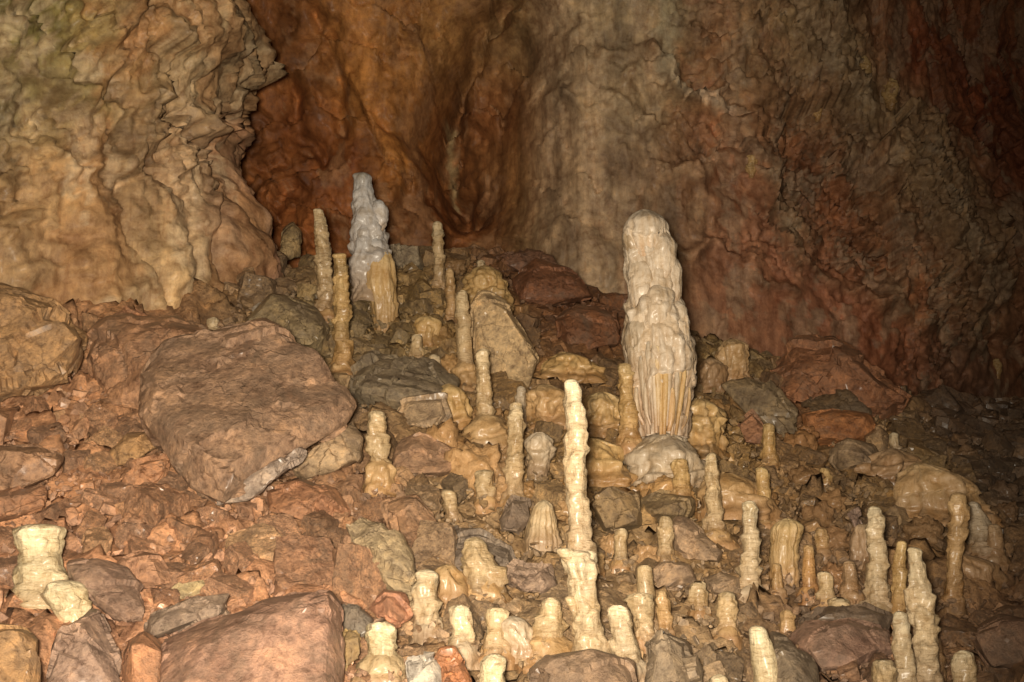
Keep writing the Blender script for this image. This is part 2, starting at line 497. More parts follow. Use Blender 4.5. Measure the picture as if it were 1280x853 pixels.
def build_back_wall():
    CP = [(330, 50, 15.3), (330, 250, 15.5), (400, 150, 15.6), (460, 100, 15.0), (500, 200, 15.0), (470, 270, 15.5), (545, 90, 15.5), (545, 220, 16.2), (578, 150, 16.5), (575, 250, 16.9), (620, 80, 16.0), (640, 200, 15.6),
          (700, 100, 14.7), (750, 200, 14.5), (740, 330, 14.6), (820, 100, 14.8), (830, 300, 14.9), (900, 150, 15.1), (900, 380, 15.0), (1000, 200, 15.5), (1000, 400, 15.3), (1100, 150, 16.4), (1100, 350, 15.8), (1200, 80, 18.2), (1200, 300, 16.9), (1290, 50, 19.8), (1290, 250, 18.6), (1290, 450, 18.0),
          (200, 150, 15.5), (200, 350, 15.5), (450, -150, 14.5), (600, -150, 15.8), (700, -150, 13.9), (900, -150, 14.4), (1100, -200, 16.0), (1300, -200, 19.5), (450, 450, 15.8), (700, 450, 15.0), (1000, 550, 15.6), (1300, 620, 18.5), (1500, 200, 20), (1500, 500, 19.5)]
    P = np.array([at(*c) for c in CP])
    T = TPS(P[:, [0, 2]], P[:, 1], lam=0.25)
    xs = np.arange(-5.0, 12.0, 0.027); zs = np.arange(1.2, 12.2, 0.027)
    X, Z = np.meshgrid(xs, zs, indexing='ij')
    q = np.stack([X.ravel(), Z.ravel()], 1)
    y = T(q)
    P = np.column_stack([q[:, 0], y, q[:, 1]])
    px, py = project(P)
    flow = sstep(640, 690, px) * (1 - sstep(800, 870, px + 60 * fbm(P, 0.7, 3, 2)))           # curtain of flowstone down the middle
    wv = P + 0.025 * np.column_stack([fbm(P, 3.0, 4, 40), fbm(P, 2.2, 4, 50), fbm(P, 2.2, 4, 60)])
    a = np.radians(28)
    R = wv @ np.array([[np.cos(a), 0, -np.sin(a)], [0, 1, 0], [np.sin(a), 0, np.cos(a)]]) * np.array([1.0, 1.0, 0.6])
    r1, e1, cid = facets(R, 0.75, 21, 1.1)
    r2, e2, hid = facets(R * np.array([1, 1, 1.8]), 2.0, 23, 1.2)
    r3, e3, kid = facets(wv * np.array([1, 1, 1.3]), 5.5, 25, 1.2)
    patch = sstep(-0.25, 0.35, fbm(P, 0.8, 3, 19))                     # some faces stay smooth, others are broken up
    slick = sstep(820, 870, px) * sstep(0, 60, py - (0.62 * (px - 850) + 165))   # smooth slanting face low on the right
    keepf = (1 - 0.85 * flow) * (1 - 0.75 * slick)
    d = 0.16 * fbm(P, 0.55, 3, 7) + keepf * (0.40 * r1 + (0.06 + 0.17 * patch) * r2 + (0.02 + 0.05 * patch) * r3) + 0.03 * (billow(wv, 1.5, 4, 11) - 0.4)
    crag0 = 0.25 + 0.75 * sstep(0, 0.4, np.exp(-((py - (0.95 * (px - 900) + 110)) / 130) ** 2))
    tf = fbm(R * np.array([0.8, 1, 1.3]), 0.8, 6, 27, 0.58)
    ragged = sstep(800, 900, px) * (1 - sstep(1190, 1260, px)) * sstep(-0.3, 0.2, fbm(P, 0.6, 2, 29) + 0.25 - 0.35 * slick)
    d += (0.9 * ragged * crag0 + 0.12 * (1 - flow) * (1 - slick)) * terrace(tf, 5.0) + 0.22 * flow * terrace(fbm(P * np.array([1.1, 1, .8]), 0.9, 6, 37, 0.55), 4.0)
    # vertical flutes and drip lips on the flowstone
    S = wv * np.array([1, 1, 0.10])
    d += flow * (0.055 * billow(S, 4.2, 3, 31) + 0.10 * (np.mod(P[:, 2] * 1.6 + 1.2 * fbm(P * np.array([1.6, 1, .5]), 1.0, 3, 33), 1.0) ** 3) * sstep(-0.1, 0.3, fbm(P, 1.1, 2, 35)))
    # ragged diagonal ledges on the right hand wall
    led = np.zeros(len(P)); cal = np.zeros(len(P))
    for pts, w, h in [([(810, 95), (850, 125), (905, 150), (960, 200), (1010, 300)], 18, 0.30), ([(985, 0), (1040, 80), (1110, 150), (1180, 240), (1225, 330)], 46, 0.42), ([(1140, 240), (1190, 330), (1215, 420)], 24, 0.22),
                      ([(860, 315), (905, 310), (960, 350), (985, 360)], 10, 0.22), ([(840, 215), (910, 200), (980, 240), (1000, 330), (1090, 370), (1170, 400)], 13, 0.22), ([(700, 55), (745, 70), (800, 60), (830, 110)], 12, 0.13), ([(690, 130), (730, 135), (790, 130), (850, 160)], 10, 0.12), ([(920, 90), (960, 120), (1000, 110), (1030, 150)], 14, 0.15), ([(870, 20), (920, 40), (990, 70)], 16, 0.16)]:
        dd, al = poly_dist(px + 22 * fbm(P, 2.2, 4, 61), py + 22 * fbm(P, 2.2, 4, 71), pts)
        led += h * np.exp(-(dd / w) ** 2) * (0.45 + 0.9 * billow(wv, 2.2, 3, 81))
    d += led
    crag = sstep(830, 880, px) * (1 - sstep(1190, 1250, px)) * np.exp(-((py - (0.95 * (px - 900) + 120)) / 120) ** 2)
    crag = np.maximum(crag, np.exp(-(((px - 900) / 90) ** 2 + ((py - 70) / 70) ** 2)))
    d += crag * (0.16 * facets(wv * np.array([1, 1, 1.6]), 3.2, 91, 1.4)[0] + 0.10 * (billow(wv, 3.4, 4, 95, 0.6) - 0.35))
    # big crack lines in the recess
    for pts, w, h in [([(640, -20), (600, 40), (572, 110), (562, 200), (585, 270)], 13, 0.5), ([(540, 190), (560, 240), (590, 262)], 16, 0.35), ([(395, 20), (420, 90), (425, 160)], 7, 0.15), ([(480, 160), (520, 200), (540, 250)], 6, 0.12), ([(360, 110), (375, 160), (392, 190)], 12, 0.25)]:
        dd, al = poly_dist(px + 14 * fbm(P, 2.0, 3, 64), py + 14 * fbm(P, 2.0, 3, 74), pts)
        d -= h * np.exp(-(dd / w) ** 2)
    d += (0.008 + 0.025 * patch) * fbm(P, 4.5, 4, 14)
    P[:, 1] -= d
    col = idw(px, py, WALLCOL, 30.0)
    st = fbm(P * np.array([1, 1, 0.09]), 3.6, 4, 101)
    col = col * (1 - 0.6 * flow)[:, None] + np.array([.47, .385, .285]) * (0.6 * flow * (1 + 0.5 * st))[:, None]
    red = sstep(0.2, 0.5, fbm(P * np.array([1, 1, 0.15]), 1.8, 3, 103)) * flow * 0.42
    col = col * (1 + 0.45 * st)[:, None]
    col = col * (1 - red)[:, None] + np.array([.36, .17, .08]) * red[:, None]
    col *= (1 + 0.30 * (cid - 0.5) * (1 - flow))[:, None]
    vn = np.exp(-(np.mod(tf * 5.0, 1.0) - 0.88) ** 2 / 0.012) * ragged * crag0 * 0.7       # dark brown bands along the ledge steps
    col = col * (1 - vn)[:, None] + np.array([.085, .065, .04]) * vn[:, None]
    sp = sstep(0.22, 0.34, fbm(P * np.array([1, 1, .6]), 1.9, 5, 107, 0.6)) * 0.55 * (1 - flow)      # bare pinkish patches
    col = col * (1 - sp)[:, None] + np.array([.40, .235, .15]) * sp[:, None] * sstep(1250, 800, px)[:, None] + col * sp[:, None] * (1 - sstep(1250, 800, px))[:, None]
    lc = np.clip(led * 2.2, 0, 0.65) * sstep(900, 1000, px)
    col = col * (1 - lc)[:, None] + np.array([.27, .23, .15]) * lc[:, None]
    # pale calcite runs
    for pts, w, c in [([(826, 100), (850, 122), (880, 132), (905, 148)], 9, (.62, .56, .46)), ([(560, 150), (563, 180), (568, 240)], 5, (.42, .33, .22)), ([(835, -10), (836, 60), (826, 95)], 12, (.46, .42, .33)), ([(990, 0), (1000, 30), (1030, 60)], 12, (.42, .37, .26))]:
        dd, al = poly_dist(px + 10 * fbm(P, 3.2, 3, 66), py + 6 * fbm(P, 3.2, 3, 76), pts)
        w_ = (0.85 * np.exp(-(dd / w) ** 4))[:, None]
        col = col * (1 - w_) + np.array(c) * w_
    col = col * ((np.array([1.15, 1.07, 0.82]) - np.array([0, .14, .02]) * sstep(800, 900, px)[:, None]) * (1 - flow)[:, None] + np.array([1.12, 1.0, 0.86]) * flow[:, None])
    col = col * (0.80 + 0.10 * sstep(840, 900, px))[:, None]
    pz = sstep(0.12, 0.24, fbm(P * np.array([1, 1, .7]), 1.5, 6, 109, 0.6)) * sstep(840, 900, px) * 0.45        # pale bare limestone
    col = col * (1 - pz)[:, None] + np.array([.36, .28, .19]) * pz[:, None]
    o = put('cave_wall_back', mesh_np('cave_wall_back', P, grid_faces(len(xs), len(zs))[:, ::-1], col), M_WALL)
    tag(o, kind='structure')
    return P


BACK = build_back_wall()
BACK_PX, BACK_PY = project(BACK)


def wall_depth(px, py):
    return float(BACK[np.argmin((BACK_PX - px) ** 2 + (BACK_PY - py) ** 2), 1])

LEFTCOL = [(20, 20, (.13, .135, .04)), (60, 40, (.18, .17, .055)), (100, 40, (.27, .21, .09)), (60, 150, (.34, .26, .13)), (100, 110, (.30, .27, .10)), (150, 100, (.33, .22, .12)), (170, 50, (.32, .20, .11)), (250, 60, (.32, .26, .16)), (320, 60, (.50, .42, .27)), (330, 90, (.48, .38, .25)), (270, 110, (.36, .29, .18)),
           (200, 300, (.45, .33, .18)), (120, 330, (.42, .30, .17)), (40, 250, (.37, .26, .14)), (90, 220, (.42, .27, .13)), (60, 320, (.36, .25, .14)), (160, 220, (.42, .31, .18)), (200, 190, (.45, .33, .20)), (250, 220, (.44, .34, .22)), (280, 300, (.37, .26, .17)), (310, 170, (.38, .20, .12)), (325, 230, (.38, .22, .14)), (340, 330, (.34, .20, .14)), (290, 260, (.40, .26, .17)), (180, 380, (.46, .35, .21)), (240, 390, (.40, .32, .18)), (10, 130, (.32, .27, .18))]


def build_left_wall():
    plan = np.array([[-9.0, 8.0], [-5.6, 9.0], [at(0, 250, 9.7)[0], 9.7], [at(120, 250, 10.2)[0], 10.2], [at(230, 250, 10.7)[0], 10.7], [at(300, 250, 11.1)[0], 11.1], [at(336, 250, 11.6)[0], 11.6], [at(346, 250, 12.0)[0], 12.0], [at(340, 250, 12.8)[0], 12.8], [at(330, 250, 14.0)[0], 14.0], [at(300, 250, 16.5)[0], 16.5]])
    # smooth the plan curve (Catmull-Rom style by dense resampling and averaging)
    seg = np.r_[0, np.cumsum(np.linalg.norm(np.diff(plan, axis=0), axis=1))]
    s = np.linspace(0, seg[-1], int(seg[-1] / 0.024))
    px_, py_ = np.interp(s, seg, plan[:, 0]), np.interp(s, seg, plan[:, 1])
    k = np.ones(19) / 19
    px_[9:-9] = np.convolve(px_, k, 'valid'); py_[9:-9] = np.convolve(py_, k, 'valid')
    tx, ty = np.gradient(px_), np.gradient(py_)
    L = np.hypot(tx, ty); nx, ny = ty / L, -tx / L
    zs = np.arange(2.0, 8.6, 0.024)
    A = np.repeat(np.arange(len(s)), len(zs)); Zr = np.tile(zs, len(s))
    P = np.column_stack([px_[A], py_[A], Zr])
    N = np.column_stack([nx[A], ny[A], np.zeros(len(A))])
    px, py = project(P)
    # the free edge swings in and out with height: nose at the top, undercut, long foot
    ey = [-200, 0, 20, 65, 88, 110, 140, 200, 250, 300, 350, 450]; ex = [225, 262, 284, 304, 294, 282, 282, 298, 312, 326, 334, 338]
    sh = (np.interp(py, ey, ex) - 346) * P[:, 1] / F
    P[:, 0] += sh * sstep(seg[3], seg[6], s[A])
    # upper part leans out over the foot
    P[:, 1] -= 0.45 * sstep(4.2, 6.4, P[:, 2]) * (1 - sstep(seg[6], seg[8], s[A])) - 0.25 * np.exp(-((P[:, 2] - 5.0) / 0.5) ** 2)
    px, py = project(P)
    up = sstep(300, 190, py + 60 * fbm(P, 0.8, 3, 4)) * (1 - 0.0)
    wv = P + 0.04 * np.column_stack([fbm(P, 2.6, 4, 140), fbm(P, 1.8, 4, 150), fbm(P, 1.8, 4, 160)])
    a = np.radians(35)
    R = wv @ np.array([[np.cos(a), 0, -np.sin(a)], [0, 1, 0], [np.sin(a), 0, np.cos(a)]]) * np.array([0.75, 1, 1.5])
    rough = (0.26 + 0.80 * up) * (0.45 + 0.85 * sstep(-0.3, 0.35, fbm(P, 0.9, 3, 119))) * (1 - 0.6 * sstep(seg[4], seg[6], s[A]))
    r1, e1, cid = facets(R, 1.1, 27, 1.2)
    r2, e2, hid = facets(R, 2.8, 28, 1.2)
    r3, e3, kid = facets(R, 7.0, 29, 1.2)
    tf = fbm(R, 0.75, 6, 31, 0.55)
    d = 0.28 * fbm(wv, 0.7, 4, 8) + 0.5 * (0.15 + 0.85 * up) * terrace(tf, 4.5, 0.6) * (1 - 0.85 * sstep(seg[4], seg[6], s[A])) + rough * (0.16 * (billow(R, 1.1, 4, 15, 0.55) - 0.35) + 0.24 * r1 + 0.14 * r2 + 0.06 * r3)
    for pts, w, h in [([(180, 190), (195, 215), (230, 245), (235, 290), (238, 400)], 7, -0.10), ([(150, 230), (160, 300), (185, 345), (200, 385)], 4, -0.06), ([(290, 140), (285, 200), (270, 290), (272, 400)], 6, -0.12), ([(330, 150), (332, 230), (345, 280)], 5, -0.10), ([(200, 60), (215, 100), (218, 150)], 9, -0.16),
                      ([(185, 185), (215, 160), (250, 150), (285, 170)], 9, 0.16), ([(150, 210), (165, 195), (175, 170)], 13, 0.16), ([(310, 0), (335, 20), (345, 70), (300, 100)], 18, 0.16), ([(60, 110), (100, 120), (130, 140)], 16, 0.18), ([(0, 180), (60, 190), (90, 220)], 12, 0.14)]:
        dd, al = poly_dist(px + 10 * fbm(P, 2.2, 3, 164), py + 10 * fbm(P, 2.2, 3, 174), pts)
        d += h * np.exp(-(dd / w) ** 2)
    d += 0.035 * fbm(P, 5, 4, 114) + 0.05 * billow(P * np.array([1, 1, .12]), 2.6, 3, 119) * (1 - up)
    P += N * d[:, None]
    col = idw(px, py, LEFTCOL, 28.0)
    st = fbm(P * np.array([1, 1, 0.12]), 3.2, 4, 201)
    col = col * (1 + 0.35 * st)[:, None]
    g = sstep(0.1, 0.5, fbm(P, 1.4, 4, 205)) * sstep(260, 40, px) * sstep(260, 60, py) * 0.8          # green algae film
    col = col * (1 - g)[:, None] + np.array([.11, .115, .03]) * g[:, None]
    dk = np.maximum(sstep(0.10, 0.26, fbm(R, 1.7, 6, 207, 0.62)), np.exp(-(np.mod(tf * 4.5, 1.0) - 0.85) ** 2 / 0.012)) * (0.08 + 0.42 * up)                                          # dark clay stains, plus dark bands along the terrace steps
    col = col * (1 - dk)[:, None] + np.array([.13, .10, .06]) * dk[:, None]
    oc = sstep(0.10, 0.28, fbm(P * np.array([1, 1, 0.6]), 1.2, 5, 211, 0.55)) * 0.5                 # rusty clay
    col = col * (1 - oc)[:, None] + np.array([.38, .22, .10]) * oc[:, None]
    wr = sstep(0.14, 0.28, fbm(P * np.array([1, 1, 0.3]), 2.0, 6, 209, 0.6)) * 0.5                         # chalky wash
    col = col * (1 - wr)[:, None] + np.array([.52, .44, .31]) * wr[:, None]
    col = col * np.array([1.10, 0.99, 0.90])
    o = put('cave_wall_left', mesh_np('cave_wall_left', P, grid_faces(len(s), len(zs)), col), M_WALL)
    tag(o, kind='structure')


build_left_wall()

# ------------------------------------------------------------------ stalagmites
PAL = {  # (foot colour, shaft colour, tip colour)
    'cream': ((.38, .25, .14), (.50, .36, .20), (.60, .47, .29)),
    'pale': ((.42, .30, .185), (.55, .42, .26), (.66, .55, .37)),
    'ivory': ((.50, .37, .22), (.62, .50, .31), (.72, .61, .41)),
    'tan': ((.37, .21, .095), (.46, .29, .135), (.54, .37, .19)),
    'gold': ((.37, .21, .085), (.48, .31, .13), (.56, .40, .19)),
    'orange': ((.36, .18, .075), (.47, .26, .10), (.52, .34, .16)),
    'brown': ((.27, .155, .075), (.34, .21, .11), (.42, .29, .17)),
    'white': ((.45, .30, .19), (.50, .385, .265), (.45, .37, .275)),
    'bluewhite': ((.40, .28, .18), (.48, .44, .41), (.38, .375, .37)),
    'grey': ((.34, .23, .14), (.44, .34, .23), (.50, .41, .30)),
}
STAL = []      # (x, y, radius) of everything standing, to keep loose stones off


def column_mesh(name, prof, Y, base, colour, seed, ring=0.045, ring_amp=0.50, lump=0.20, lump_scale=9.0, flute=0.0, seg=36, flat_top=0.55, sink=0.06, lean_y=0.0, dz=0.011):
    """knobbly dripstone body grown round a centre line; prof = [(px, py, width px)] from tip to foot"""
    rng = np.random.default_rng(seed)
    pts = np.array([np.r_[at(p[0], p[1], Y), p[2] * 0.5 * Y / F] for p in prof]) - np.r_[base, 0]
    pts = pts[::-1]
    z0, z1 = pts[0, 2] - sink, pts[-1, 2]
    z = np.arange(z0, z1, dz); z = np.r_[z, z1 - 0.004, z1 - 0.0005]
    cx = np.interp(z, pts[:, 2], pts[:, 0]); r = np.interp(z, pts[:, 2], pts[:, 3])
    k = min(7, len(z) // 4 * 2 + 1)
    if k >= 3:
        kr = np.ones(k) / k
        r = np.convolve(np.pad(r, k // 2, mode='edge'), kr, 'valid'); cx = np.convolve(np.pad(cx, k // 2, mode='edge'), kr, 'valid')
    # dripstone rings
    b = [z0]
    while b[-1] < z1: b.append(b[-1] + ring * rng.uniform(0.45, 1.7))
    b = np.array(b); A = rng.uniform(0.15, 1.0, len(b)) ** 1.3 * ring_amp; off = rng.normal(0, 0.12, (len(b), 2)); tone = rng.normal(1, 0.09, len(b))
    rt = r[-1]; hd = max(flat_top * np.interp(z1 - rt, z, r), 0.006)
    th = np.linspace(0, 2 * np.pi, seg, endpoint=False)
    ZZ, TT = np.meshgrid(z, th, indexing='ij')
    Q = np.column_stack([np.cos(TT).ravel() * 0.9, np.sin(TT).ravel() * 0.9, ZZ.ravel() * 6]) + seed * 3.7
    tl = rng.uniform(0.1, 0.55); tp = rng.uniform(0, 6.28); ring = ring * rng.uniform(0.75, 1.3)
    zz = ZZ.ravel() + 0.8 * ring * perlin(Q, 1.1, seed) + tl * np.minimum(np.repeat(r, seg), 0.06) * np.cos(TT.ravel() - tp)
    i = np.clip(np.searchsorted(b, zz) - 1, 0, len(b) - 2)
    f = np.clip((zz - b[i]) / (b[i + 1] - b[i]), 0, 1)
    lipn = 0.55 + 1.3 * perlin(np.column_stack([np.cos(TT).ravel(), np.sin(TT).ravel(), i * 3.1 + seed]), 1.2, seed + 1)
    bul = A[i] * (0.35 * np.sqrt(np.clip(np.sin(np.pi * f), 0, 1)) + 0.9 * f ** 1.6 * (1 - sstep(0.88, 1.0, f))) * np.clip(lipn, 0.05, 1.8)
    rr = np.repeat(r, seg)
    Pw = np.column_stack([np.cos(TT).ravel() * rr, np.sin(TT).ravel() * rr, ZZ.ravel()]) + seed * 1.31
    lum = lump * (billow(Pw * np.array([1, 1, 0.7]), lump_scale, 3, seed + 3) - 0.3) * 1.6
    fl_ = 1 + 0.14 * sstep(0.16, -0.05, (ZZ.ravel() - pts[0, 2]) / max(z1 - pts[0, 2], 1e-3))
    kn = np.clip(perlin(Pw, 22, seed + 8) - 0.28, 0, 1) * 1.1 * ring_amp      # splash knobs
    rad = rr * fl_ * (1 + bul + kn - ring_amp * 0.3 + lum + 0.02 * perlin(Pw, 60, seed))
    if flute:
        fl = billow(np.column_stack([np.cos(TT).ravel() * 2.6, np.sin(TT).ravel() * 2.6, ZZ.ravel() * 0.7]) + seed, 1.5, 2, seed + 9)
        rad *= 1 + flute * (fl - 0.3)
    dome = np.where(ZZ.ravel() > z1 - hd, np.sqrt(np.clip(1 - ((ZZ.ravel() - (z1 - hd)) / hd) ** 2, 0, 1)), 1.0)
    rad *= np.maximum(dome, 0.02)
    hfrac = (ZZ.ravel() - pts[0, 2]) / max(z1 - pts[0, 2], 1e-3)
    ox = np.repeat(cx, seg) + off[i, 0] * rr * 0.6; oy = off[i, 1] * rr * 0.6 + lean_y * ZZ.ravel()
    V = np.column_stack([ox + np.cos(TT).ravel() * rad, oy + np.sin(TT).ravel() * rad, ZZ.ravel()])
    n = len(z)
    a = (np.arange(n - 1)[:, None] * seg + np.arange(seg)[None, :])
    c = (np.arange(n - 1)[:, None] * seg + (np.arange(seg)[None, :] + 1) % seg)
    faces = np.stack([a, c, c + seg, a + seg], -1).reshape(-1, 4)
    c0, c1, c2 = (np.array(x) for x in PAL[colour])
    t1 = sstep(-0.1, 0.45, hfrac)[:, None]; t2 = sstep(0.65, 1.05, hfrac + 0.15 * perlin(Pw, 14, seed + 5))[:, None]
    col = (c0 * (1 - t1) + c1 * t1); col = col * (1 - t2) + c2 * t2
    col *= tone[i][:, None]
    if flute:
        s_ = sstep(0.15, 0.5, fl)[:, None] * (0.6 if colour == 'white' else 0.12)
        col = col * (1 - s_) + np.array([.56, .47, .37]) * s_
    return mesh_np(name, V, faces, col)


def stal(prof, colour, label, seed, name='stalagmite', cat='stalagmite', group='stalagmites on the scree slope', foot=None, dY=0.0, parts=None, anchor=None, apron=True, mat=None, **kw):
    """parts: extra bodies [(part name, prof, colour, dY, kw)]; foot = (width px, height px) of a flowstone skirt"""
    bx, by = prof[-1][0], prof[-1][1]
    P = ground_at(*anchor) if anchor else ground_at(bx, min(by, 1000))
    P = at(bx, by, P[1] + dY)
    Y = P[1]
    STAL.append((P[0], P[1], prof[-1][2] * 0.5 * Y / F))
    extra = list(parts or [])
    if not foot and apron and prof[-1][2] >= 16 and by < 850:
        foot = (prof[-1][2] * 1.18, prof[-1][2] * 0.45)
    if foot:
        w, h = foot
        extra.append(('foot', [(bx, by - h, w * 0.72), (bx, by - h * 0.55, w * 0.95), (bx, by, w), (bx, by + h * 0.5, w * 1.08)], foot_col(colour), 0.0, dict(ring=0.06, ring_amp=0.18, lump=0.34, lump_scale=10, flat_top=0.9)))
    if not extra:
        o = put(name, column_mesh(name, prof, Y, P, colour, seed, **kw), mat or M_CALC, P)
        return tag(o, label, cat, group)
    e = tag(empty(name, P), label, cat, group)
    put('shaft', column_mesh('shaft', prof, Y, P, colour, seed, **kw), mat or M_CALC, (0, 0, 0), e)
    for j, (pn, pr, pc, dy, k2) in enumerate(extra):
        b2 = at(pr[-1][0], pr[-1][1], Y + dy)
        put(pn, column_mesh(pn, pr, Y + dy, b2, pc, seed + 50 + j, **k2), M_FLOW if (mat or pn in ('foot', 'flowstone_skirt')) else M_CALC, b2 - P, e)
    return e


def foot_col(c):
    return {'cream': 'tan', 'pale': 'grey', 'ivory': 'cream', 'tan': 'brown', 'gold': 'tan', 'white': 'grey', 'grey': 'brown'}.get(c, c)


G_SLOPE = 'stalagmites on the scree slope'
BIG = dict(ring=0.20, ring_amp=0.28, lump=0.36, lump_scale=5.5, seg=128, dz=0.010)
# the great column: melted lobes above, long folds below, a dome at its foot
CP_ = [(806, 262, 22), (807, 270, 40), (807, 285, 54), (810, 310, 62), (814, 340, 62), (817, 370, 66), (821, 400, 76), (825, 430, 84), (828, 460, 88), (829, 485, 84), (828, 515, 70), (827, 548, 56)]
col_parts = []
_r = random.Random(5)


def _on_column(px, py, sink=0.8):
    """depth offset of the column's front at a photo pixel"""
    ys_ = [p[1] for p in CP_]; c_ = np.interp(py, ys_, [p[0] for p in CP_]); w_ = np.interp(py, ys_, [p[2] for p in CP_]) / 2
    u = min(abs(px - c_) / w_, 0.97)
    return -math.sqrt(1 - u * u) * w_ * sink * 10.0 / F
for (lx, ly, lw, lh, pc) in [(806, 263, 50, 60, 'white'), (793, 280, 30, 46, 'grey'), (824, 286, 40, 76, 'white'), (838, 320, 26, 66, 'white'), (800, 322, 34, 84, 'white'), (822, 352, 44, 84, 'white'), (846, 376, 30, 76, 'white'), (798, 392, 34, 80, 'grey'), (826, 408, 46, 70, 'white'), (852, 420, 32, 64, 'white')]:
    col_parts.append(('drip_lobe', [(lx, ly, lw * .45), (lx, ly + lh * .2, lw * .95), (lx + 1, ly + lh * .5, lw), (lx + 2, ly + lh * .8, lw * .75), (lx + 2, ly + lh, lw * .3)], pc, _on_column(lx, ly + lh * .5, 0.50), dict(ring=0.16, ring_amp=0.10, lump=0.22, lump_scale=6, seg=56, flat_top=0.9, sink=0.0, flute=0.12)))
for k_ in range(15):
    fx = 792 + k_ * 4.9 + _r.uniform(-1.5, 1.5); bx_ = 827 + (fx - 827) * 0.62; fw = _r.uniform(5, 10); y0 = _r.uniform(418, 488)
    col_parts.append(('drapery_fold', [(fx, y0, fw * .5), (fx, y0 + 14, fw), ((fx * 2 + bx_) / 3, y0 + 44, fw * _r.uniform(.8, 1.1)), (bx_, 548 - _r.uniform(0, 22), fw * .5)], _r.choice(['white', 'white', 'gold', 'cream', 'tan']), _on_column(fx, 485, 0.93), dict(ring=0.3, ring_amp=0.05, lump=0.12, lump_scale=8, seg=20, sink=0.0)))
col_parts.append(('base_mound', [(827, 540, 46), (827, 550, 74), (828, 572, 92), (828, 600, 108), (828, 626, 124)], 'grey', -0.14, dict(ring=0.10, ring_amp=0.16, lump=0.22, lump_scale=5, seg=90, flat_top=0.6, flute=0.12)))
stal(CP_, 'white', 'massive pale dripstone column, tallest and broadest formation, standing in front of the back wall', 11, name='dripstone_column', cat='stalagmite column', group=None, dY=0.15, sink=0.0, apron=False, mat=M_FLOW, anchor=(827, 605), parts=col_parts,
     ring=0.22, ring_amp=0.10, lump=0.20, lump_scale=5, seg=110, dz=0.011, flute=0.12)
# white cone at the back
stal([(452, 216, 23), (454, 240, 26), (457, 262, 33), (460, 285, 43), (461, 305, 46), (462, 330, 50), (462, 352, 50), (462, 374, 46)], 'bluewhite', 'lumpy bluish white cone stalagmite high up before the red wall', 12, dY=0.1, group=None, name='stalagmite', sink=0.05, apron=False, mat=M_FLOW, anchor=(478, 400),
     parts=[('flowstone_skirt', [(476, 312, 24), (477, 328, 38), (479, 358, 40), (481, 390, 32), (481, 420, 26)], 'gold', -0.05, dict(ring=0.3, ring_amp=0.06, lump=0.12, lump_scale=6, flute=0.25, seg=64)),
            ('drip_lobe', [(472, 250, 12), (474, 262, 24), (474, 278, 22), (472, 290, 10)], 'bluewhite', -0.05, dict(ring=0.2, ring_amp=0.1, lump=0.25, sink=0.0)),
            ('drip_lobe', [(450, 268, 12), (449, 282, 24), (450, 300, 22), (452, 316, 10)], 'bluewhite', -0.06, dict(ring=0.2, ring_amp=0.1, lump=0.25, sink=0.0)),
            ('drip_lobe', [(470, 296, 14), (471, 310, 26), (470, 330, 20), (469, 340, 8)], 'bluewhite', -0.07, dict(ring=0.2, ring_amp=0.1, lump=0.25, sink=0.0))],
     ring=0.18, ring_amp=0.2, lump=0.30, lump_scale=6, seg=80)

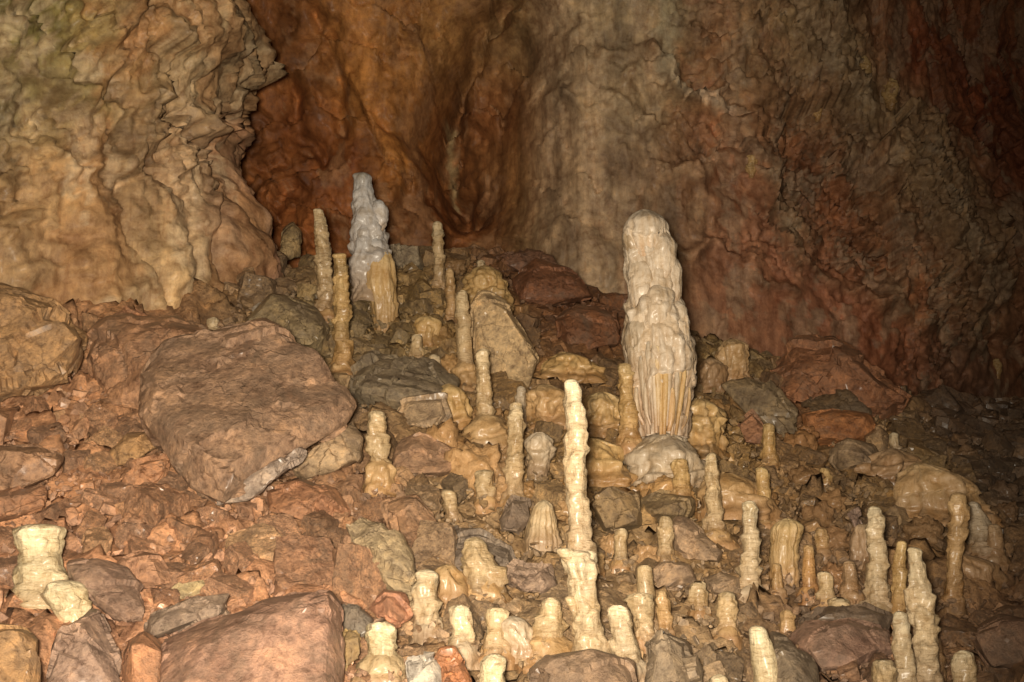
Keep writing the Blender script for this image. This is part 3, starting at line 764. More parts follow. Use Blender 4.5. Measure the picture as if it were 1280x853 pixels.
S = [
 ([(397, 261, 13), (400, 280, 18), (404, 310, 21), (405, 350, 20), (406, 394, 24)], 'cream', 'slender leaning cream stalagmite left of the bluish white cone, pointed tip', None, {}),
 ([(425, 317, 15), (426, 345, 19), (427, 390, 22), (428, 430, 23), (428, 462, 28)], 'gold', 'knobbly golden stalagmite in front of the bluish white cone', None, dict(lump=0.2)),
 ([(547, 277, 12), (548, 300, 14), (549, 330, 15), (549, 362, 18)], 'cream', 'thin pale stalagmite standing alone on the crest against dark red wall', None, {}),
 ([(562, 336, 11), (563, 355, 12), (564, 380, 14), (564, 402, 16)], 'tan', 'short thin tan stalagmite just below the crest one', None, {}),
 ([(577, 363, 14), (578, 385, 18), (580, 420, 19), (582, 455, 20), (582, 476, 25)], 'cream', 'smooth round topped stalagmite beside the pale tilted slab', (34, 26), dict(ring_amp=0.05, lump=0.05)),
 ([(604, 436, 16), (604, 460, 19), (606, 500, 20), (607, 530, 22), (607, 552, 26)], 'cream', 'cream stalagmite on a golden bun shaped pedestal', (62, 34), {}),
 ([(651, 483, 12), (651, 500, 13), (651, 530, 15)], 'grey', 'small dull stalagmite tip peeping out behind a taller one', None, {}),
 ([(645, 503, 16), (645, 530, 20), (643, 570, 22), (642, 605, 24), (641, 627, 28)], 'cream', 'ribbed cream stalagmite left of the tallest slender one', None, {}),
 ([(521, 418, 14), (521, 432, 16), (521, 450, 19)], 'cream', 'short cream stump on the dark slab behind the boulder', None, {}),
 ([(542, 443, 12), (543, 452, 17), (545, 468, 26)], 'pale', 'tiny white capped knob on golden mound at dark slab end', None, {}),
 ([(470, 513, 19), (471, 535, 24), (473, 570, 28), (474, 606, 30)], 'cream', 'ringed cream stalagmite right of the great boulder, casting a shadow beside it', (40, 34), {}),
 ([(781, 454, 17), (782, 480, 19), (785, 515, 22), (787, 552, 28)], 'gold', 'golden stalagmite hugging the left side of the great column', None, dict(dY=-0.75)),
 ([(851, 573, 16), (851, 585, 21), (852, 600, 19), (852, 616, 22)], 'gold', 'stubby golden knob on the mound below the great column', None, dict(dY=-0.35)),
 ([(889, 566, 13), (890, 590, 18), (892, 625, 20), (894, 655, 25), (895, 672, 34)], 'cream', 'cream ringed stalagmite right of the column base mound', None, {}),
 ([(937, 626, 16), (938, 650, 19), (938, 690, 23), (938, 725, 26), (938, 742, 34)], 'pale', 'pale ringed stalagmite with shelf like lips in the right middle', None, dict(ring_amp=0.55)),
 ([(960, 529, 14), (961, 550, 18), (962, 580, 21)], 'gold', 'short golden stalagmite below the grey slab on the right', None, {}),
 ([(952, 584, 14), (954, 610, 17), (957, 652, 19)], 'gold', 'golden stalagmite between two others, leaning slightly left', None, {}),
 ([(1092, 633, 15), (1093, 650, 22), (1095, 690, 24), (1097, 730, 27), (1098, 762, 34)], 'pale', 'tall pale stalagmite with straight tip, alone at right', None, dict(ring_amp=0.55)),
 ([(1142, 684, 17), (1146, 705, 21), (1148, 730, 26), (1152, 765, 34), (1157, 800, 33), (1158, 860, 34)], 'pale', 'tall stalagmite with jutting ledges near the lower right corner', None, dict(ring=0.08, ring_amp=0.75)),
 ([(1127, 676, 14), (1126, 700, 16), (1124, 735, 19), (1123, 770, 20)], 'gold', 'dull golden stalagmite just left of the ledged one', None, dict(ring_amp=0.55)),
 ([(1124, 764, 20), (1127, 790, 22), (1130, 820, 26), (1131, 870, 28)], 'pale', 'pale stalagmite in front, left of the ledged one at frame bottom', None, {}),
 ([(1197, 616, 22), (1197, 640, 24), (1196, 675, 24), (1194, 690, 19), (1193, 720, 19), (1192, 750, 22)], 'tan', 'tan two tier stalagmite, thicker above, at far right', None, {}),
 ([(1216, 627, 10), (1220, 642, 20), (1226, 660, 34), (1228, 690, 40)], 'grey', 'lumpy pale cone right beside the two tier stalagmite', None, dict(lump=0.25)),
 ([(1203, 813, 26), (1204, 830, 28), (1206, 880, 32)], 'pale', 'thick pale stump cut by the frame bottom at lower right', None, {}),
 ([(945, 782, 20), (948, 797, 25), (952, 815, 30), (957, 840, 33), (960, 885, 36)], 'ivory', 'brightest ivory stalagmite with rounded head at bottom right of centre', None, dict(ring=0.12, ring_amp=0.12, lump=0.12)),
 ([(832, 645, 14), (832, 660, 20), (832, 680, 20), (832, 700, 24)], 'cream', 'short ringed stalagmite before the slanting slab edge', None, {}),
 ([(777, 660, 14), (777, 675, 17), (777, 704, 20)], 'cream', 'short stump right of the tall slender stalagmite', None, {}),
 ([(805, 706, 18), (805, 725, 21), (808, 760, 24)], 'cream', 'smooth bullet shaped stump with a wider one in front', None, dict(ring_amp=0.03, lump=0.04)),
 ([(799, 741, 32), (800, 752, 34), (803, 775, 24), (806, 795, 22)], 'cream', 'top heavy flat topped stump that narrows downward', None, dict(flat_top=0.25, lump=0.16, dY=-0.05)),
 ([(770, 756, 24), (773, 775, 28), (781, 805, 31), (788, 836, 36)], 'pale', 'leaning stacked disc stalagmite right of the tall ledged pillar', None, dict(ring_amp=0.55)),
 ([(873, 726, 18), (873, 742, 24), (874, 760, 20)], 'cream', 'small egg shaped knob among brown stones', None, {}),
 ([(909, 739, 22), (909, 758, 24), (908, 790, 26)], 'cream', 'squat stump left of the tall shelf lipped stalagmite foot', None, {}),
 ([(827, 738, 12), (829, 760, 16), (833, 790, 18)], 'tan', 'thin reddish tan stub behind the top heavy stump', None, {}),
 ([(1009, 681, 12), (1011, 705, 16), (1012, 738, 18)], 'orange', 'bright orange stalagmite finger in the right middle', None, dict(ring_amp=0.05, lump=0.05)),
 ([(1030, 714, 16), (1032, 730, 20), (1034, 752, 25)], 'cream', 'short pale stub right of the orange finger', None, {}),
 ([(1047, 746, 20), (1048, 758, 24), (1048, 774, 22)], 'cream', 'low round pale knob on dark ridge below the stubs', None, {}),
 ([(1061, 701, 16), (1062, 718, 20), (1063, 745, 28)], 'brown', 'brown dome stub left of the tall straight tipped stalagmite', None, dict(lump=0.16)),
 ([(1027, 660, 13), (1027, 672, 17), (1027, 690, 17)], 'tan', 'small tan knob above the bright orange finger', None, {}),
 ([(970, 704, 12), (971, 720, 14), (973, 740, 16)], 'tan', 'small reddish stub right of the shelf lipped stalagmite', None, {}),
 ([(984, 762, 12), (984, 775, 20), (984, 792, 22)], 'tan', 'low tan knob below the small reddish stub', None, {}),
 ([(533, 712, 26), (533, 725, 30), (534, 755, 31), (534, 782, 36)], 'pale', 'thick ringed stump in the lower middle, upper left of its group', None, {}),
 ([(476, 777, 32), (476, 790, 36), (477, 815, 35), (477, 835, 42)], 'ivory', 'bright pale drum shaped stump beside the bottom slab', (62, 24), dict(flat_top=0.25)),
 ([(576, 756, 26), (576, 772, 31), (577, 792, 29), (577, 812, 34)], 'pale', 'ringed stump between two others at lower middle, pale topped', None, dict(flat_top=0.3)),
 ([(621, 759, 24), (621, 772, 29), (621, 790, 28), (621, 812, 34)], 'cream', 'ringed tan stump with flat dark cap at lower middle', None, dict(flat_top=0.25, lump=0.16)),
 ([(594, 671, 24), (594, 684, 28), (596, 692, 34), (599, 715, 46), (604, 742, 54)], 'cream', 'round headed cap on a spreading flowstone lump before a grey slab', None, dict(lump=0.2, ring=0.09)),
 ([(688, 747, 24), (687, 765, 30), (685, 785, 42), (684, 812, 54)], 'cream', 'wide footed cone stump left of the tall ledged pillar', None, dict(lump=0.16)),
 ([(617, 817, 30), (617, 835, 33), (618, 875, 35)], 'ivory', 'pale stump at the frame bottom in the middle', None, {}),
 ([(771, 837, 26), (771, 850, 29), (771, 885, 31)], 'ivory', 'smooth pale dome at frame bottom under the leaning stalagmite', None, dict(ring_amp=0.04)),
 ([(900, 843, 22), (900, 852, 27), (900, 885, 30)], 'pale', 'low pale dome at frame bottom left of the ivory one', None, {}),
 ([(50, 655, 56), (49, 664, 64), (48, 680, 56), (51, 700, 54), (52, 720, 64), (53, 745, 74)], 'ivory', 'fat flat topped pale stump with a narrow waist, at far left', None, dict(flat_top=0.22, ring=0.05, ring_amp=0.26, lump=0.12, seg=72, apron=False)),
 ([(80, 725, 40), (82, 735, 50), (87, 755, 50), (92, 775, 42), (97, 800, 40)], 'ivory', 'leaning pale wrinkled stump behind the upright rock at lower left', None, dict(flat_top=0.35, ring=0.04, ring_amp=0.3, seg=64, dY=0.15, apron=False)),
 ([(605, 587, 26), (605, 597, 24), (606, 610, 20), (607, 626, 22)], 'cream', 'short cream stub with flared top below the golden pedestal', None, {}),
 ([(1116, 541, 10), (1117, 548, 12), (1120, 560, 13)], 'pale', 'tiny pale stump in the dark at far right', None, {}),
 ([(1106, 824, 28), (1106, 838, 29), (1107, 880, 30)], 'cream', 'flat topped stub at frame bottom left of front pale stalagmite', None, dict(flat_top=0.25)),
 ([(601, 325, 10), (601, 331, 11), (601, 340, 14)], 'pale', 'tiny white tip on the golden mound near the crest', None, {}),
 ([(267, 397, 11), (267, 405, 18), (268, 418, 18)], 'pale', 'small pale knob at the foot of the left wall', None, dict(dY=0.3)),
 ([(547, 612, 20), (555, 608, 26), (562, 620, 20), (567, 642, 14)], 'cream', 'dripping pale calcite lump leaning over a grey stone', None, dict(lump=0.25)),
 ([(1030, 585, 12), (1031, 592, 14), (1031, 604, 16)], 'gold', 'tiny golden knob among dark stones in the right middle', None, {}),
 ([(750, 715, 10), (745, 690, 24)][::-1], 'tan', 'low tan bud at the foot of the slender stalagmite', None, {}),
 ([(1165, 796, 18), (1168, 812, 22), (1170, 850, 24)], 'brown', 'brown stub half hidden behind the ledged stalagmite', None, dict(dY=0.2)),
 ([(1242, 655, 14), (1243, 672, 20), (1244, 700, 24)], 'brown', 'dim brown stub at the right edge beyond the pale cone', None, {}),
 ([(739, 768, 12), (741, 790, 16), (743, 812, 18)], 'tan', 'small tan stub right at the pillar foot', None, dict(dY=0.1)),
]
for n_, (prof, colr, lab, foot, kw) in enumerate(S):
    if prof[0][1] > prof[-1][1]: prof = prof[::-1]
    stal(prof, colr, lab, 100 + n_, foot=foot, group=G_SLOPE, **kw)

# the tallest slender stalagmite, growing out of a thicker ledged pillar
stal([(715, 474, 18), (716, 490, 22), (719, 525, 27), (721, 555, 30), (719, 590, 29), (721, 630, 28), (724, 665, 30), (726, 700, 40)], 'pale',
     'tallest slender cream stalagmite, rising from a thicker ledged pillar in the middle', 71, group=G_SLOPE, ring=0.06, ring_amp=0.42, dY=0.1, apron=False, anchor=(740, 825),
     parts=[('pillar', [(722, 688, 34), (724, 700, 38), (728, 730, 36), (731, 760, 38), (736, 790, 42), (740, 822, 52), (742, 845, 66)], 'pale', -0.12, dict(ring=0.08, ring_amp=0.5, lump=0.2, flat_top=0.2, seg=56)),
            ('ledge', [(706, 685, 22), (707, 692, 26), (712, 702, 14), (716, 712, 8)], 'pale', -0.14, dict(ring=0.05, lump=0.25, flat_top=0.3, sink=0.0)),
            ('ledge', [(712, 745, 14), (713, 752, 18), (718, 764, 10)], 'cream', -0.16, dict(ring=0.05, lump=0.25, flat_top=0.3, sink=0.0))])

# flowstone mounds and drapery
MOUND = dict(ring=0.09, ring_amp=0.30, lump=0.45, lump_scale=7.0, seg=72, flat_top=0.75)
MD = [([(872, 498, 40), (872, 510, 58), (872, 535, 60), (873, 568, 66)], 'gold', 'rounded golden flowstone dome at the right foot of the great column', dict(flute=0.15)),
      ([(1150, 578, 50), (1160, 590, 80), (1172, 615, 96), (1180, 650, 110)], 'tan', 'draped tan flowstone mound in the right middle', dict(flute=0.25, lump=0.2, ring_amp=0.15)),
      ([(604, 332, 26), (606, 345, 48), (608, 370, 56), (608, 400, 60)], 'gold', 'cauliflower golden mound near the crest above the pale slab', dict(lump=0.35)),
      ([(740, 548, 40), (742, 565, 66), (744, 600, 78)], 'gold', 'brown gold flowstone hump left of the column base mound', {}),
      ([(705, 440, 40), (712, 452, 66), (716, 475, 74)], 'gold', 'bulging golden flowstone above the tallest slender stalagmite', {}),
      ([(680, 480, 30), (685, 495, 52), (690, 530, 60)], 'tan', 'rounded tan flowstone left behind the tallest slender stalagmite', {}),
      ([(750, 490, 36), (752, 505, 60), (754, 540, 64)], 'gold', 'rippled gold flowstone between slender stalagmite and great column', dict(flute=0.3)),
      ([(672, 590, 20), (675, 560, 40), (676, 540, 26)][::-1], 'grey', 'pinkish grey upright flowstone face right of the ribbed stalagmite', {}),
      ([(915, 424, 26), (917, 436, 36), (916, 455, 40), (912, 474, 44)], 'tan', 'pale hanging flowstone lumps right of the great column', dict(lump=0.35, flute=0.2)),
      ([(888, 448, 20), (889, 458, 30), (888, 485, 36)], 'brown', 'dull flowstone nub close to the right side of the great column', dict(lump=0.3)),
      ([(985, 648, 22), (985, 658, 40), (982, 680, 34), (980, 720, 32)], 'gold', 'mushroom shaped flowstone with drip curtain at right', dict(flute=0.3, lump=0.2)),
      ([(905, 590, 40), (912, 600, 70), (916, 640, 90)], 'tan', 'broad smooth tan flowstone hump right of the base mound', dict(lump=0.12)),
      ([(1115, 560, 40), (1110, 572, 60), (1105, 600, 70)], 'brown', 'dim brown flowstone hump left of the draped mound', {}),
      ([(560, 480, 24), (562, 495, 40), (565, 530, 46)], 'gold', 'orange flowstone bulge under the smooth round topped stalagmite', {}),
      ([(680, 625, 16), (678, 645, 34), (677, 676, 44)], 'cream', 'pale fan shaped flowstone left of the slender stalagmite foot', dict(flute=0.2, lump=0.1)),
      ([(535, 395, 18), (535, 405, 28), (534, 430, 30)], 'gold', 'golden lump beside the short cream stump behind', {}),
      ([(1185, 690, 30), (1212, 700, 50), (1214, 725, 56)], 'brown', 'rounded brown boss right of the two tier stalagmite foot', {}),
      ([(640, 770, 20), (645, 785, 36), (648, 812, 44)], 'grey', 'grey tan lump between the ringed stump and wide footed cone', {}),
      ([(560, 705, 22), (561, 715, 34), (562, 745, 40)], 'tan', 'ochre knob beside the thick ringed stump', {}),
      ([(1078, 655, 20), (1080, 668, 30), (1082, 700, 34)], 'brown', 'brown flowstone post behind the tall straight tipped stalagmite', dict(flute=0.2))]
for n_, (prof, colr, lab, kw) in enumerate(MD):
    k = dict(MOUND); k.update(kw)
    if prof[0][1] > prof[-1][1]: prof = prof[::-1]
    stal(prof, colr, lab, 300 + n_, name='flowstone_mound', cat='flowstone', group='flowstone mounds', apron=False, mat=M_FLOW, **k)

# little formations perched on the ledges of the right hand wall
for n_, (px0, y0, y1, w, lab) in enumerate([(1112, 98, 138, 22, 'pale calcite tooth on the high dark ledge at upper right'), (1080, 70, 106, 14, 'slim calcite nub left of the pale tooth on the ledge'), (938, 194, 222, 14, 'small yellowish calcite drip in the middle of the right wall'),
                                         (1021, 128, 152, 11, 'tiny calcite drip on the rusty part of right wall'), (1246, 448, 474, 12, 'dim calcite drip in the dark right corner')]):
    Y = wall_depth(px0, (y0 + y1) / 2) + 0.015
    b = at(px0, y1, Y)
    o = put('calcite_drip', column_mesh('calcite_drip', [(px0, y0, w * .5), (px0 + 1, y0 * .7 + y1 * .3, w), (px0 + 1, y0 * .4 + y1 * .6, w * .9), (px0 + 1, y1, w * .35)], Y, b, 'gold', 400 + n_, lump=0.5, sink=0.0), M_CALC, b)
    tag(o, lab, 'calcite formation', 'calcite drips on the wall')

# ------------------------------------------------------------------ boulders shaped one by one
def hull_mesh(name, pts, edge=0.035, rough=0.02, seed=0, strata=None, sharp=22, maxit=6, cuts=7, fsc=2.6):
    bm = bmesh.new()
    for p in pts: bm.verts.new(p)
    r = bmesh.ops.convex_hull(bm, input=bm.verts)
    junk = [g for g in r.get('geom_interior', []) + r.get('geom_unused', []) if isinstance(g, bmesh.types.BMVert)]
    bmesh.ops.delete(bm, geom=list(set(junk)), context='VERTS')
    bmesh.ops.dissolve_limit(bm, angle_limit=math.radians(6), verts=bm.verts, edges=bm.edges)
    rc = np.random.default_rng(seed + 4)
    ext = np.ptp(np.asarray(pts), axis=0); mid = np.asarray(pts).mean(0)
    for _ in range(cuts):                       # knock off corners and edges along flat breaks
        n_ = rc.normal(size=3); n_ /= np.linalg.norm(n_)
        sup = max(float(np.dot(np.array(v.co) - mid, n_)) for v in bm.verts)
        co = mid + n_ * sup * rc.uniform(0.80, 0.95)
        r = bmesh.ops.bisect_plane(bm, geom=bm.verts[:] + bm.edges[:] + bm.faces[:], plane_co=co, plane_no=n_, clear_outer=True)
        ed = [e for e in r['geom_cut'] if isinstance(e, bmesh.types.BMEdge)]
        if ed: bmesh.ops.contextual_create(bm, geom=ed)
    bmesh.ops.bevel(bm, geom=list(bm.edges), offset=edge * 0.22, segments=1, affect='EDGES', profile=0.6, clamp_overlap=True)
    bmesh.ops.triangulate(bm, faces=bm.faces)
    for _ in range(maxit):
        el = [e for e in bm.edges if e.calc_length() > edge]
        if not el: break
        bmesh.ops.subdivide_edges(bm, edges=el, cuts=1)
        bmesh.ops.triangulate(bm, faces=[f for f in bm.faces if len(f.verts) > 3])
    bmesh.ops.recalc_face_normals(bm, faces=bm.faces)
    bm.normal_update()
    V = np.array([v.co[:] for v in bm.verts]); N = np.array([v.normal[:] for v in bm.verts])
    s = seed * 7.3
    Wp = V + s + 0.06 * np.column_stack([fbm(V + s, 3, 2, seed), fbm(V + s, 3, 2, seed + 1), fbm(V + s, 3, 2, seed + 2)])
    d = rough * (1.1 * fbm(V + s, 2.2, 4, seed) + 2.2 * facets(Wp * np.array([1, 1, 1.5]), fsc, seed, 1.0)[0] + 0.9 * facets(Wp, fsc * 3, seed + 3, 1.2)[0])
    if strata is not None:
        ax = np.array(strata) / np.linalg.norm(strata)
        h = V @ ax + 0.05 * fbm(V + s, 2.0, 3, seed + 9)
        d += rough * 0.9 * np.abs(np.mod(h * 9, 1.0) - 0.5) + rough * 0.5 * perlin(np.column_stack([h * 22, h * 0, h * 0]) + s + 0.5, 1, seed)
    V = V + N * d[:, None]
    for v, c in zip(bm.verts, V): v.co = c
    me = bpy.data.meshes.new(name)
    bm.to_mesh(me); bm.free()
    me.polygons.foreach_set('use_smooth', np.full(len(me.polygons), True))
    me.set_sharp_from_angle(angle=math.radians(sharp))
    return me


BOXES = []    # photo boxes of boulders, to keep loose stones off their faces


def boulder(outline, colour, label, seed, lean=0.5, thick=0.35, dY=0.0, bulge=0.8, mat=None, rough=0.015, strata=None, group=None, name='boulder', cat='rock', back=0.8, fsc=1.8, cuts=6, front=None):
    rng = random.Random(seed)
    o_ = np.array(outline, float)
    bot = o_[o_[:, 1].argmax()]; cxp = o_[:, 0].mean()
    g = ground_at(bot[0] * 0.5 + cxp * 0.5, min(bot[1] - 3, 990))
    Y0 = g[1] + dY
    cen = o_.mean(0)
    ref = at(cen[0], bot[1], Y0)
    pts = []
    for sc, off in ((bulge, -0.5 * thick), (1.0, -0.12 * thick), (1.0, 0.15 * thick), (back, thick)):
        if sc == bulge and front:
            for (x, y, f_) in front: pts.append(at(x, y, Y0 + lean * (bot[1] - y) * Y0 / F + f_ * thick))
            continue
        for (x, y) in o_:
            if sc == bulge: sc_ = rng.uniform(0.55, 0.97)
            else: sc_ = sc * rng.uniform(0.97, 1.02)
            xx, yy = cen + (np.array([x, y]) - cen) * sc_
            h = (bot[1] - yy) * Y0 / F
            Yp = Y0 + lean * h + off + (rng.uniform(-0.25, 0.25) if sc == bulge else rng.uniform(-0.06, 0.06)) * thick
            pts.append(at(xx, yy, Yp))
    P = np.array(pts); base = np.array([P[:, 0].mean(), P[:, 1].mean(), P[:, 2].min()])
    size = np.ptp(P[:, 0])
    me = hull_mesh(name, P - base, edge=max(0.018, min(0.04, size / 26)), rough=rough, seed=seed, strata=strata, fsc=fsc, cuts=cuts)
    o = put(name, me, mat or M_ROCK, base)
    o.color = (*colour, 1)
    tag(o, label, cat, group)
    BOXES.append((o_, Y0 - 0.5 * thick, Y0 + thick + 0.3))
    return o


